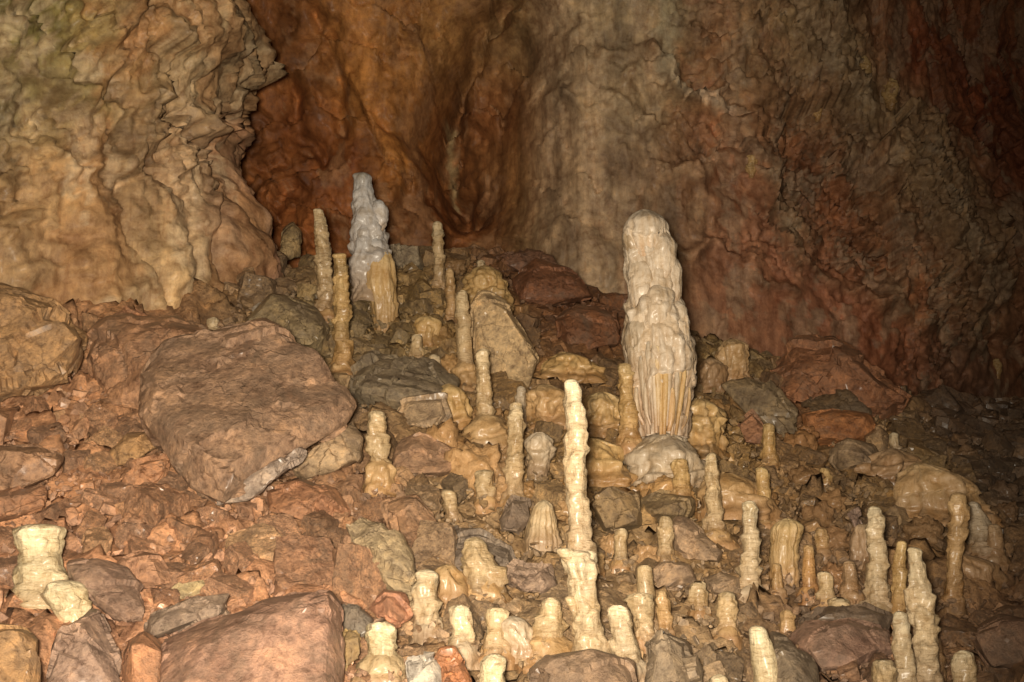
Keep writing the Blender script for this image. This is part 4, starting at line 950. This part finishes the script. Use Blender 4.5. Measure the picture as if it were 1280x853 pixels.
RED = (.42, .21, .115); OCH = (.44, .26, .125); GRY = (.27, .20, .165); TAN = (.44, .31, .19); DRK = (.17, .13, .095); RST = (.36, .15, .07); PNK = (.42, .25, .15)
BL = [
 ([(-60, 350), (0, 362), (60, 384), (108, 420), (106, 446), (86, 478), (40, 492), (-60, 488)], OCH, 'rounded ochre boulder at the left frame edge', dict(lean=0.25, thick=0.7, dY=-0.15, rough=0.03)),
 ([(-40, 315), (0, 330), (60, 345), (124, 386), (118, 404), (60, 388), (-40, 360)], GRY, 'long grey brown slab sloping down behind the ochre boulder', dict(lean=0.3, thick=0.35, dY=0.55)),
 ([(122, 402), (160, 381), (188, 404), (190, 425), (120, 425)], RED, 'small reddish peaked rock at the foot of the left wall', dict(dY=0.1)),
 ([(106, 432), (140, 410), (215, 404), (290, 420), (270, 480), (200, 520), (140, 506), (112, 478)], (.42, .23, .13), 'reddish shoulder rock joined to the left of the great boulder', dict(lean=0.7, thick=0.5, dY=-0.1, rough=0.025)),
 ([(176, 470), (205, 424), (330, 403), (398, 438), (442, 506), (430, 528), (372, 564), (318, 604), (280, 634), (236, 612), (206, 570), (180, 520)], (.38, .235, .15), 'great tilted slab boulder with grey top in the left middle', dict(front=[(215, 440, -.10), (325, 414, -.10), (392, 446, -.12), (428, 500, -.2), (350, 548, -.42), (300, 570, -.5), (262, 568, -.5), (230, 548, -.45), (196, 500, -.3), (282, 618, -.3)], lean=0.85, thick=0.75, dY=-0.15, rough=0.017, bulge=0.86, fsc=1.7, cuts=0)),
 ([(262, 632), (300, 604), (350, 590), (384, 556), (378, 574), (340, 604), (310, 628)], (.40, .31, .25), 'pale grey splinter wedged under the great boulder', dict(lean=0.3, thick=0.12, dY=-0.22)),
 ([(330, 612), (372, 592), (420, 612), (432, 640), (380, 652), (335, 640)], RED, 'flat red rock below the right end of the great boulder', dict(lean=0.9)),
 ([(350, 592), (395, 556), (440, 522), (452, 548), (446, 572), (400, 592), (366, 604)], TAN, 'sloping tan slab leaning on the great boulder tip', dict(lean=0.3, thick=0.25, strata=(.6, 0, 1))),
 ([(-40, 570), (0, 556), (50, 556), (82, 572), (70, 596), (30, 616), (-40, 628)], (.38, .22, .13), 'brown wedge rock at the left edge above the fat stump', dict(thick=0.35, lean=0.4)),
 ([(136, 570), (160, 544), (200, 540), (198, 560), (160, 580), (140, 582)], OCH, 'upper of two flat ochre stones left of the great boulder', dict(thick=0.2, lean=0.6)),
 ([(146, 592), (170, 578), (214, 572), (212, 596), (190, 614), (148, 618)], (.46, .23, .12), 'lower orange block of two stones left of the great boulder', dict(thick=0.22, lean=0.3)),
 ([(-30, 622), (20, 612), (60, 606), (56, 632), (20, 650), (-30, 656)], RED, 'flat red stone at left edge right above the fat stump', dict(thick=0.2)),
 ([(52, 853), (58, 815), (78, 785), (125, 758), (140, 790), (160, 850), (162, 900), (50, 900)], (.33, .22, .165), 'upright grey and pink rock in front of the wrinkled stump', dict(thick=0.3, lean=0.25, dY=0.25, rough=0.02)),
 ([(200, 805), (262, 772), (330, 746), (412, 740), (428, 762), (426, 800), (424, 905), (200, 905)], (.37, .215, .15), 'wide flat slab filling the bottom left of centre', dict(thick=0.4, lean=0.75, dY=0.1, rough=0.011, bulge=0.9, strata=(.2, .3, 1), fsc=1.2, cuts=3)),
 ([(348, 742), (372, 728), (420, 732), (462, 752), (464, 764), (440, 766), (400, 748), (352, 750)], (.50, .25, .135), 'long orange stone lying on the wide slab top edge', dict(thick=0.1, dY=0.05, lean=0.3)),
 ([(176, 795), (186, 766), (250, 748), (284, 744), (276, 764), (220, 790), (180, 802)], (.32, .23, .17), 'grey slab with white crust behind the wide bottom slab', dict(thick=0.16, lean=0.6)),
 ([(212, 742), (222, 728), (254, 724), (262, 736), (240, 748), (214, 752)], (.52, .40, .22), 'small yellowish calcite coated stone on grey slab', dict(thick=0.08, dY=0.02)),
 ([(150, 706), (168, 692), (200, 694), (218, 716), (214, 734), (180, 742), (156, 730)], (.46, .25, .15), 'smooth salmon stone right of the fat stump', dict(thick=0.16)),
 ([(84, 706), (120, 700), (165, 716), (186, 760), (180, 790), (140, 776), (96, 730)], (.33, .21, .15), 'grey streaked slab between the two left stumps', dict(thick=0.2, lean=0.8)),
 ([(160, 800), (180, 790), (206, 812), (204, 870), (160, 880), (150, 830)], RED, 'red block between the upright rock and wide slab', dict(thick=0.25)),
 ([(-30, 790), (20, 780), (48, 800), (52, 850), (50, 900), (-30, 900)], OCH, 'cracked ochre rock in the bottom left corner', dict(thick=0.25)),
 ([(430, 652), (452, 642), (478, 650), (505, 690), (518, 742), (500, 752), (470, 720), (440, 680)], (.40, .30, .18), 'leaning tan slab with dark right edge and dripped coat', dict(thick=0.18, lean=0.5, strata=(1, 0, -.6))),
 ([(480, 630), (520, 620), (546, 650), (540, 690), (516, 700), (490, 670)], (.38, .22, .125), 'reddish rock right of the leaning dripped slab', dict(thick=0.25)),
 ([(546, 690), (570, 660), (600, 662), (640, 690), (646, 712), (620, 724), (560, 716)], (.24, .185, .14), 'grey slab behind the round headed cap', dict(thick=0.25, dY=0.2)),
 ([(432, 470), (470, 446), (530, 452), (566, 478), (556, 500), (500, 512), (440, 505)], (.22, .17, .11), 'dark banded slab behind the great boulder tip', dict(thick=0.5, lean=1.3, strata=(.5, .5, 1), rough=0.03)),
 ([(490, 520), (505, 498), (560, 496), (566, 520), (545, 545), (500, 540)], TAN, 'tan broken face under the dark banded slab', dict(thick=0.3, lean=0.3)),
 ([(488, 590), (498, 552), (530, 542), (580, 560), (588, 580), (550, 594)], PNK, 'pinkish rock right of the ringed stalagmite and its shadow', dict(thick=0.25)),
 ([(590, 382), (604, 366), (634, 382), (668, 436), (674, 452), (660, 484), (632, 482), (606, 470), (590, 440)], (.54, .38, .21), 'pale smooth tan slab face below the golden mound', dict(thick=0.3, lean=0.15, rough=0.010, mat='clean', dY=-0.1, bulge=0.95)),
 ([(618, 642), (640, 620), (662, 624), (668, 650), (650, 674), (622, 668)], (.30, .22, .16), 'dark grey rock left of the pale fan flowstone', dict(thick=0.22)),
 ([(500, 306), (522, 306), (526, 334), (488, 336), (486, 312)], (.34, .27, .18), 'grey block right behind the bluish white cone', dict(thick=0.3, rough=0.015)),
 ([(352, 322), (356, 288), (366, 280), (376, 290), (374, 320)], (.46, .33, .17), 'upright ochre knob at the left wall edge', dict(thick=0.25, dY=0.3)),
 ([(310, 400), (340, 370), (390, 378), (410, 410), (400, 440), (330, 420)], (.27, .20, .11), 'olive brown rock behind the great boulder top', dict(thick=0.4)),
 ([(316, 392), (330, 378), (362, 376), (368, 386), (340, 394)], (.56, .50, .42), 'small stone with chalk white crust near left wall foot', dict(thick=0.12, dY=-0.12)),
 ([(904, 482), (925, 468), (962, 478), (1002, 520), (1004, 545), (980, 548), (940, 520)], (.23, .165, .095), 'dark grey slab on edge right of the flowstone lumps', dict(thick=0.15, lean=0.4, rough=0.015)),
 ([(918, 530), (940, 512), (962, 540), (958, 560), (930, 556)], (.40, .20, .11), 'rusty facet under the dark grey slab', dict(thick=0.2)),
 ([(960, 462), (990, 430), (1040, 424), (1110, 470), (1138, 500), (1110, 530), (1010, 520), (970, 500)], (.33, .15, .075), 'big rusty block against the right wall foot', dict(thick=0.6, lean=0.7, rough=0.03, dY=0.2)),
 ([(1004, 520), (1040, 512), (1086, 522), (1096, 540), (1070, 556), (1010, 556)], (.44, .19, .075), 'orange faced block under the big rusty one', dict(thick=0.3, lean=0.25)),
 ([(990, 500), (1010, 488), (1060, 490), (1090, 510), (1092, 524), (1010, 516)], (.14, .092, .05), 'blackish cap stone on top of the orange faced block', dict(thick=0.25, lean=0.8, dY=-0.05)),
 ([(1080, 548), (1100, 530), (1112, 544), (1110, 570), (1086, 566)], (.42, .27, .14), 'ochre rock right of the orange faced block', dict(thick=0.2)),
 ([(1036, 566), (1060, 552), (1090, 560), (1096, 580), (1060, 592), (1038, 584)], (.32, .22, .13), 'round brown rock below the orange faced block', dict(thick=0.25)),
 ([(990, 800), (1010, 782), (1060, 774), (1110, 790), (1116, 815), (1080, 832), (1020, 834)], (.38, .23, .165), 'broad pinkish slab left of the lower right stalagmites', dict(thick=0.3, lean=0.9, dY=0.05)),
 ([(985, 776), (1020, 764), (1080, 752), (1116, 770), (1108, 790), (1040, 786)], (.18, .125, .085), 'blackish layered ridge above the broad pinkish slab', dict(thick=0.2, lean=0.7, strata=(.2, 0, 1))),
 ([(965, 792), (990, 800), (1012, 836), (1014, 890), (970, 890)], (.20, .15, .10), 'dark ribbed rock right of the ivory stalagmite', dict(thick=0.25, strata=(1, 0, .6))),
 ([(800, 800), (826, 784), (860, 800), (876, 840), (870, 900), (800, 900)], (.29, .22, .15), 'smooth grey boulder at the bottom below the top heavy stump', dict(thick=0.3, rough=0.015)),
 ([(836, 655), (850, 640), (905, 690), (900, 705), (862, 702), (838, 690)], (.40, .27, .17), 'slanting tan slab with dark upper edge in the middle right', dict(thick=0.2, lean=0.6)),
 ([(815, 715), (830, 704), (860, 708), (868, 728), (840, 738), (816, 734)], (.40, .27, .17), 'tan block behind the smooth bullet shaped stump', dict(thick=0.18)),
 ([(876, 720), (900, 712), (925, 722), (928, 740), (900, 746), (878, 738)], (.36, .25, .16), 'flat lens shaped rock beside the squat stump', dict(thick=0.2)),
 ([(540, 830), (552, 812), (566, 812), (590, 850), (592, 890), (556, 880)], (.52, .22, .10), 'bright orange chip at the frame bottom left of middle', dict(thick=0.1)),
 ([(500, 822), (530, 812), (548, 840), (545, 890), (510, 880)], (.45, .40, .34), 'white edged grey flake beside the bright orange chip', dict(thick=0.1)),
 ([(426, 800), (436, 780), (452, 792), (450, 824), (430, 842)], (.50, .34, .15), 'yellow flake between wide slab and drum stump', dict(thick=0.1)),
 ([(425, 765), (440, 756), (462, 776), (460, 800), (436, 796)], (.20, .165, .13), 'dark stone left of the drum shaped stump', dict(thick=0.15)),
 ([(460, 760), (480, 738), (504, 745), (512, 770), (490, 785)], (.46, .22, .13), 'salmon red block above the drum shaped stump', dict(thick=0.18)),
 ([(630, 720), (640, 700), (690, 706), (700, 732), (680, 746), (640, 742)], (.36, .25, .18), 'grey pink flat rock left of the ledged pillar', dict(thick=0.2)),
 ([(660, 836), (680, 815), (740, 812), (790, 830), (800, 880), (660, 890)], (.30, .20, .13), 'brown dome rock at the foot of the ledged pillar', dict(thick=0.3, rough=0.02)),
 ([(1210, 790), (1250, 770), (1300, 775), (1310, 830), (1240, 835)], (.24, .14, .09), 'dim reddish slab in the bottom right corner', dict(thick=0.3)),
 ([(1060, 640), (1072, 636), (1086, 668), (1088, 700), (1074, 690)], (.34, .23, .18), 'thin pinkish shard left of the straight tipped stalagmite', dict(thick=0.1, lean=0.2)),
 ([(690, 400), (720, 380), (770, 390), (776, 430), (730, 440), (695, 430)], (.22, .095, .045), 'dark red block in the dark scree left of the great column', dict(thick=0.3)),
 ([(640, 350), (670, 326), (720, 345), (740, 372), (690, 386), (648, 376)], (.21, .09, .045), 'dark red rock on the crest above the dark scree', dict(thick=0.35)),
 ([(620, 322), (650, 312), (690, 320), (700, 340), (650, 345)], (.20, .10, .06), 'dull brown slab lying along the crest', dict(thick=0.3)),
 ([(800, 625), (830, 612), (868, 622), (866, 645), (825, 652), (800, 645)], (.30, .21, .11), 'brown ledge rock in front of the base mound', dict(thick=0.25)),
 ([(740, 620), (760, 606), (796, 620), (798, 656), (756, 662)], (.28, .19, .10), 'dark tan rock right of the slender stalagmite shaft', dict(thick=0.25)),
]
for n_, (ol, c_, lab, kw) in enumerate(BL):
    if kw.get('mat') == 'clean': kw['mat'] = M_CLEAN
    boulder(ol, c_, lab, 500 + n_, group='named rocks of the scree' if False else None, **kw)

# ------------------------------------------------------------------ loose stones of the scree
rng = np.random.default_rng(77)


def rock_template(seed, flat, edge, maxit, cuts=9):
    """angular block: a box with its corners broken off"""
    r = np.random.default_rng(seed)
    b = np.array([[x, y, z] for x in (-1, 1) for y in (-1, 1) for z in (-1, 1)], float)
    b = b * np.array([1.0, r.uniform(0.6, 0.95), flat]) * 0.46 + r.uniform(-0.09, 0.09, (8, 3))
    return hull_mesh('stone', b, edge=edge, rough=0.02, seed=seed, sharp=24, maxit=maxit, cuts=cuts, fsc=2.2)


def lump_template(seed):
    bm = bmesh.new(); bmesh.ops.create_icosphere(bm, subdivisions=4, radius=0.5)
    V = np.array([v.co[:] for v in bm.verts]); N = V / np.linalg.norm(V, axis=1)[:, None]
    d = 0.34 * (billow(V + seed * 3.3, 2.4, 3, seed) - 0.3) + 0.10 * facets(V + seed, 3.0, seed, 1.2)[0] + 0.06 * billow(V * np.array([1, 1, .2]) + seed, 9, 2, seed)
    V = (V + N * d[:, None]) * np.array([1.0, 0.9, 0.85])
    for v, c in zip(bm.verts, V): v.co = c
    me = bpy.data.meshes.new('calcite_lump'); bm.to_mesh(me); bm.free()
    me.polygons.foreach_set('use_smooth', np.full(len(me.polygons), True))
    me.materials.append(M_COAT)
    return me


TEMPL = [rock_template(900 + k, [0.35, 0.5, 0.65, 0.85][k % 4], 0.10, 5) for k in range(20)]
for m_ in TEMPL: m_.materials.append(M_ROCK)
LUMPS = [lump_template(950 + k) for k in range(7)]


def mesh_arrays(me):
    v = np.empty(len(me.vertices) * 3, np.float32); me.vertices.foreach_get('co', v)
    f = np.array([p.vertices[:] for p in me.polygons if len(p.vertices) == 3])
    return v.reshape(-1, 3).astype(float), f


MIDT = [mesh_arrays(rock_template(1100 + k, [0.35, 0.5, 0.65, 0.85][k % 4], 0.34, 2, 8)) for k in range(16)]
LOWT = []
for k in range(14):
    r = np.random.default_rng(1200 + k); p = r.normal(size=(10, 3)); p /= np.linalg.norm(p, axis=1)[:, None]
    p *= np.array([1, r.uniform(.6, .95), r.uniform(.35, .7)]) * 0.55
    bm = bmesh.new()
    for q in p: bm.verts.new(q)
    bmesh.ops.convex_hull(bm, input=bm.verts)
    bmesh.ops.delete(bm, geom=[v for v in bm.verts if not v.link_faces], context='VERTS')
    bmesh.ops.triangulate(bm, faces=bm.faces)
    bm.verts.index_update()
    LOWT.append((np.array([v.co[:] for v in bm.verts]), np.array([[v.index for v in f.verts] for f in bm.faces])))
    bm.free()


def in_poly(x, y, poly):
    n = len(poly); c = False; j = n - 1
    for i in range(n):
        if ((poly[i][1] > y) != (poly[j][1] > y)) and (x < (poly[j][0] - poly[i][0]) * (y - poly[i][1]) / (poly[j][1] - poly[i][1] + 1e-9) + poly[i][0]): c = not c
        j = i
    return c


def scatter(n, smin, smax, power, seed):
    r = np.random.default_rng(seed)
    xy = np.column_stack([r.uniform(-5.0, 6.8, n), r.uniform(5.5, 14.9, n)])
    P = np.column_stack([xy, GROUND(xy)]); a, b = project(P)
    ok = (a > -60) & (a < 1340) & (b > 300) & (b < 930) & ~((a < 290) & (b < 405))
    s = smin + (smax - smin) * r.random(n) ** power
    return P[ok], a[ok], b[ok], s[ok]


sets = [scatter(900, 0.17, 0.40, 2.5, 1), scatter(5200, 0.085, 0.21, 1.6, 2)]
P3, qx, qy, size = (np.concatenate([t[k] for t in sets]) for k in range(4))
eps = 0.15
gxn = (GROUND(P3[:, :2] + [eps, 0]) - GROUND(P3[:, :2] - [eps, 0])) / (2 * eps); gyn = (GROUND(P3[:, :2] + [0, eps]) - GROUND(P3[:, :2] - [0, eps])) / (2 * eps)
NORM = np.column_stack([-gxn, -gyn, np.ones(len(P3))]); NORM /= np.linalg.norm(NORM, axis=1)[:, None]
ST = np.array(STAL)
keep = []
for i in range(len(P3)):
    x, y = P3[i, :2]; s = size[i]
    dx = ST[:, 0] - x; dy = ST[:, 1] - y
    front = (dy > -0.05) & (dy < 0.10 + 1.1 * s) & (np.abs(dx) < ST[:, 2] + 0.40 * s)
    if front.any(): continue
    bad = False
    for (ol, ya, yb) in BOXES:
        if ya - 0.2 - 0.8 * s < y < yb + 0.15 and in_poly(qx[i], qy[i] - 0.25 * s * F / y, ol):
            bad = True; break
    if not bad: keep.append(i)
keep = np.array(keep)
P3, qx, qy, size, NORM = P3[keep], qx[keep], qy[keep], size[keep], NORM[keep]
order = np.argsort(-size); alive = []
for i in order:                              # drop stones sitting inside bigger neighbours
    if alive:
        a = np.array(alive)
        d = np.hypot(P3[a, 0] - P3[i, 0], P3[a, 1] - P3[i, 1])
        if (d < 0.30 * (size[a] + size[i])).any(): continue
    alive.append(i)
alive = np.array(alive)
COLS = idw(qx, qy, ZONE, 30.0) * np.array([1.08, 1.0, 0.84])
app = size * F / P3[:, 1]
alive = alive[np.argsort(-app[alive])]
seen = alive[(qx[alive] > 0) & (qx[alive] < 1280) & (qy[alive] < 850)]
single = set(seen[:285].tolist())

# landmarks that the loose stones are described by
LM = [(45, 430, 'the rounded ochre boulder'), (300, 500, 'the great slab boulder'), (50, 700, 'the fat flat topped stump'), (100, 820, 'the upright grey pink rock'), (320, 800, 'the wide bottom slab'), (476, 800, 'the drum shaped stump'),
      (475, 700, 'the leaning dripped slab'), (472, 560, 'the ringed stalagmite with a shadow'), (500, 480, 'the dark banded slab'), (420, 390, 'the knobbly golden stalagmite'), (460, 300, 'the bluish white cone'), (548, 320, 'the thin crest stalagmite'),
      (630, 430, 'the pale tilted slab'), (606, 570, 'the golden pedestal'), (643, 570, 'the ribbed cream stalagmite'), (720, 580, 'the tallest slender stalagmite'), (733, 770, 'the ledged pillar'), (598, 710, 'the round headed cap'), (555, 760, 'the thick ringed stumps'),
      (617, 835, 'the pale bottom middle stump'), (790, 790, 'the leaning stacked stalagmite'), (830, 675, 'the short ringed stalagmite by the slanting slab'), (825, 400, 'the great column'), (828, 580, 'the base mound of the great column'), (893, 620, 'the cream stalagmite right of the base mound'),
      (938, 685, 'the shelf lipped stalagmite'), (950, 825, 'the bright ivory stalagmite'), (1010, 710, 'the orange finger'), (1050, 805, 'the broad pinkish slab'), (1095, 700, 'the straight tipped stalagmite'), (1150, 770, 'the stalagmite with jutting ledges'), (1195, 690, 'the two tier stalagmite'),
      (1165, 610, 'the draped tan mound'), (1050, 480, 'the big rusty block'), (1045, 540, 'the orange faced block'), (955, 510, 'the dark grey slab on edge'), (700, 360, 'the dark red crest rock'), (960, 560, 'the short golden stalagmite at right'), (1240, 800, 'the bottom right corner slab'), (1250, 600, 'the dark right corner'), (160, 590, 'the two flat ochre stones'), (380, 630, 'the flat red rock'), (905, 760, 'the squat stump')]
ORD = ['largest', 'second largest', 'third largest', 'fourth largest', 'fifth largest', 'sixth largest', 'seventh largest', 'eighth largest', 'ninth largest', 'tenth largest']
bucket = {}
for i in alive:
    if i not in single: continue
    j = min(range(len(LM)), key=lambda k: (LM[k][0] - qx[i]) ** 2 + (LM[k][1] - qy[i]) ** 2)
    dx, dy = qx[i] - LM[j][0], qy[i] - LM[j][1]
    rel = ('right of' if dx > 0 else 'left of') if abs(dx) > abs(dy) else ('below' if dy > 0 else 'above')
    bucket.setdefault((rel, j), []).append(i)
LABEL = {}
for (rel, j), ids in bucket.items():
    for k, i in enumerate(ids):
        if k > 8:
            single.discard(i); continue
        LABEL[i] = (('lone' if len(ids) == 1 else ORD[k]), rel, LM[j][2])


def stone_rot(i):
    q = Vector((0, 0, 1)).rotation_difference(Vector(NORM[i]))
    return q.to_matrix() @ Matrix.Rotation(rng.uniform(0, 6.28), 3, 'Z') @ Matrix.Rotation(rng.normal(0, 0.3), 3, 'X') @ Matrix.Rotation(rng.normal(0, 0.3), 3, 'Y')


def stone_col(i):
    c = COLS[i] * rng.uniform(0.72, 1.25)
    g = rng.uniform(0, 0.22); c = c * (1 - g) + c.mean() * np.array([1.08, 0.98, 0.86]) * g
    return np.clip(c, 0.02, 0.6)


def tone(c):
    if c[0] > 1.75 * c[1]: return 'reddish'
    if c.mean() < 0.15: return 'dark brown'
    return 'tan' if c.mean() > 0.22 else 'brown'


small = {'v': [], 'f': [], 'c': []}; nv = 0


def add_small(p, M, s, col, T):
    global nv
    v, f = T[rng.integers(len(T))]
    small['v'].append(p + (v * s) @ np.array(M).T); small['f'].append(f + nv); small['c'].append(np.tile(col, (len(v), 1))); nv += len(v)


for i in alive:
    M = stone_rot(i); c = stone_col(i); s = size[i]
    if i in single:
        coated = (540 < qx[i] < 1010 and 330 < qy[i] < 700 and not (650 < qx[i] < 780 and qy[i] < 440) and rng.random() < 0.38) or (qx[i] >= 1010 and qy[i] > 540 and rng.random() < 0.3)
        me = LUMPS[rng.integers(len(LUMPS))] if coated else TEMPL[rng.integers(len(TEMPL))]
        nm = 'calcite_lump' if coated else 'stone'
        o = bpy.data.objects.new(nm, me); C.objects.link(o)
        sc = s * rng.uniform(0.85, 1.2, 3) * (0.9 if coated else 1.0)
        p = P3[i] + NORM[i] * s * 0.06
        if coated:
            M = Matrix.Rotation(rng.uniform(0, 6.28), 3, 'Z'); c = c * np.array([1.12, 1.0, 0.85])
        o.matrix_world = Matrix.Translation(p) @ M.to_4x4() @ Matrix.Diagonal((*sc, 1))
        o.color = (*c, 1)
        a_, r_, l_ = LABEL[i]
        tag(o, '%s %s %s %s %s' % (a_, tone(c), 'rounded calcite lump' if coated else 'loose stone', r_, l_), 'calcite lump' if coated else 'rock', 'rounded calcite lumps' if coated else 'loose stones of the scree')
    else:
        add_small(P3[i] + NORM[i] * s * 0.06, M, s, c, MIDT)
# fine rubble, far too many pieces to count
N1 = 34000
xy = np.column_stack([rng.uniform(-4.8, 6.5, N1), rng.uniform(5.6, 14.6, N1)])
Pz = np.column_stack([xy, GROUND(xy)]); ax, ay = project(Pz)
ok = (ax > -30) & (ax < 1310) & (ay > 300) & (ay < 900) & ~((ax < 290) & (ay < 405))
Pz, ax, ay = Pz[ok], ax[ok], ay[ok]
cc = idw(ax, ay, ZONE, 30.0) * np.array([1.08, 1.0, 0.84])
for i in range(len(Pz)):
    s = 0.022 + 0.062 * rng.random() ** 1.8
    q = rng.normal(size=4) * np.array([1, .5, .5, 1]); q /= np.linalg.norm(q)
    w, x, y, z = q
    M = np.array([[1 - 2 * (y * y + z * z), 2 * (x * y - z * w), 2 * (x * z + y * w)], [2 * (x * y + z * w), 1 - 2 * (x * x + z * z), 2 * (y * z - x * w)], [2 * (x * z - y * w), 2 * (y * z + x * w), 1 - 2 * (x * x + y * y)]])
    g = rng.uniform(0, 0.3); c = cc[i] * rng.uniform(0.78, 1.25); c = c * (1 - g) + c.mean() * g
    add_small(Pz[i] + np.array([0, 0, rng.uniform(-0.03, 0.03)]), M, s, c, LOWT)
me = mesh_np('rubble', np.vstack(small['v']), np.vstack(small['f']), np.vstack(small['c']), smooth=False)
o = put('rubble', me, M_RUBBLE)
tag(o, 'loose broken rubble covering the whole scree slope', 'rubble', kind='stuff')
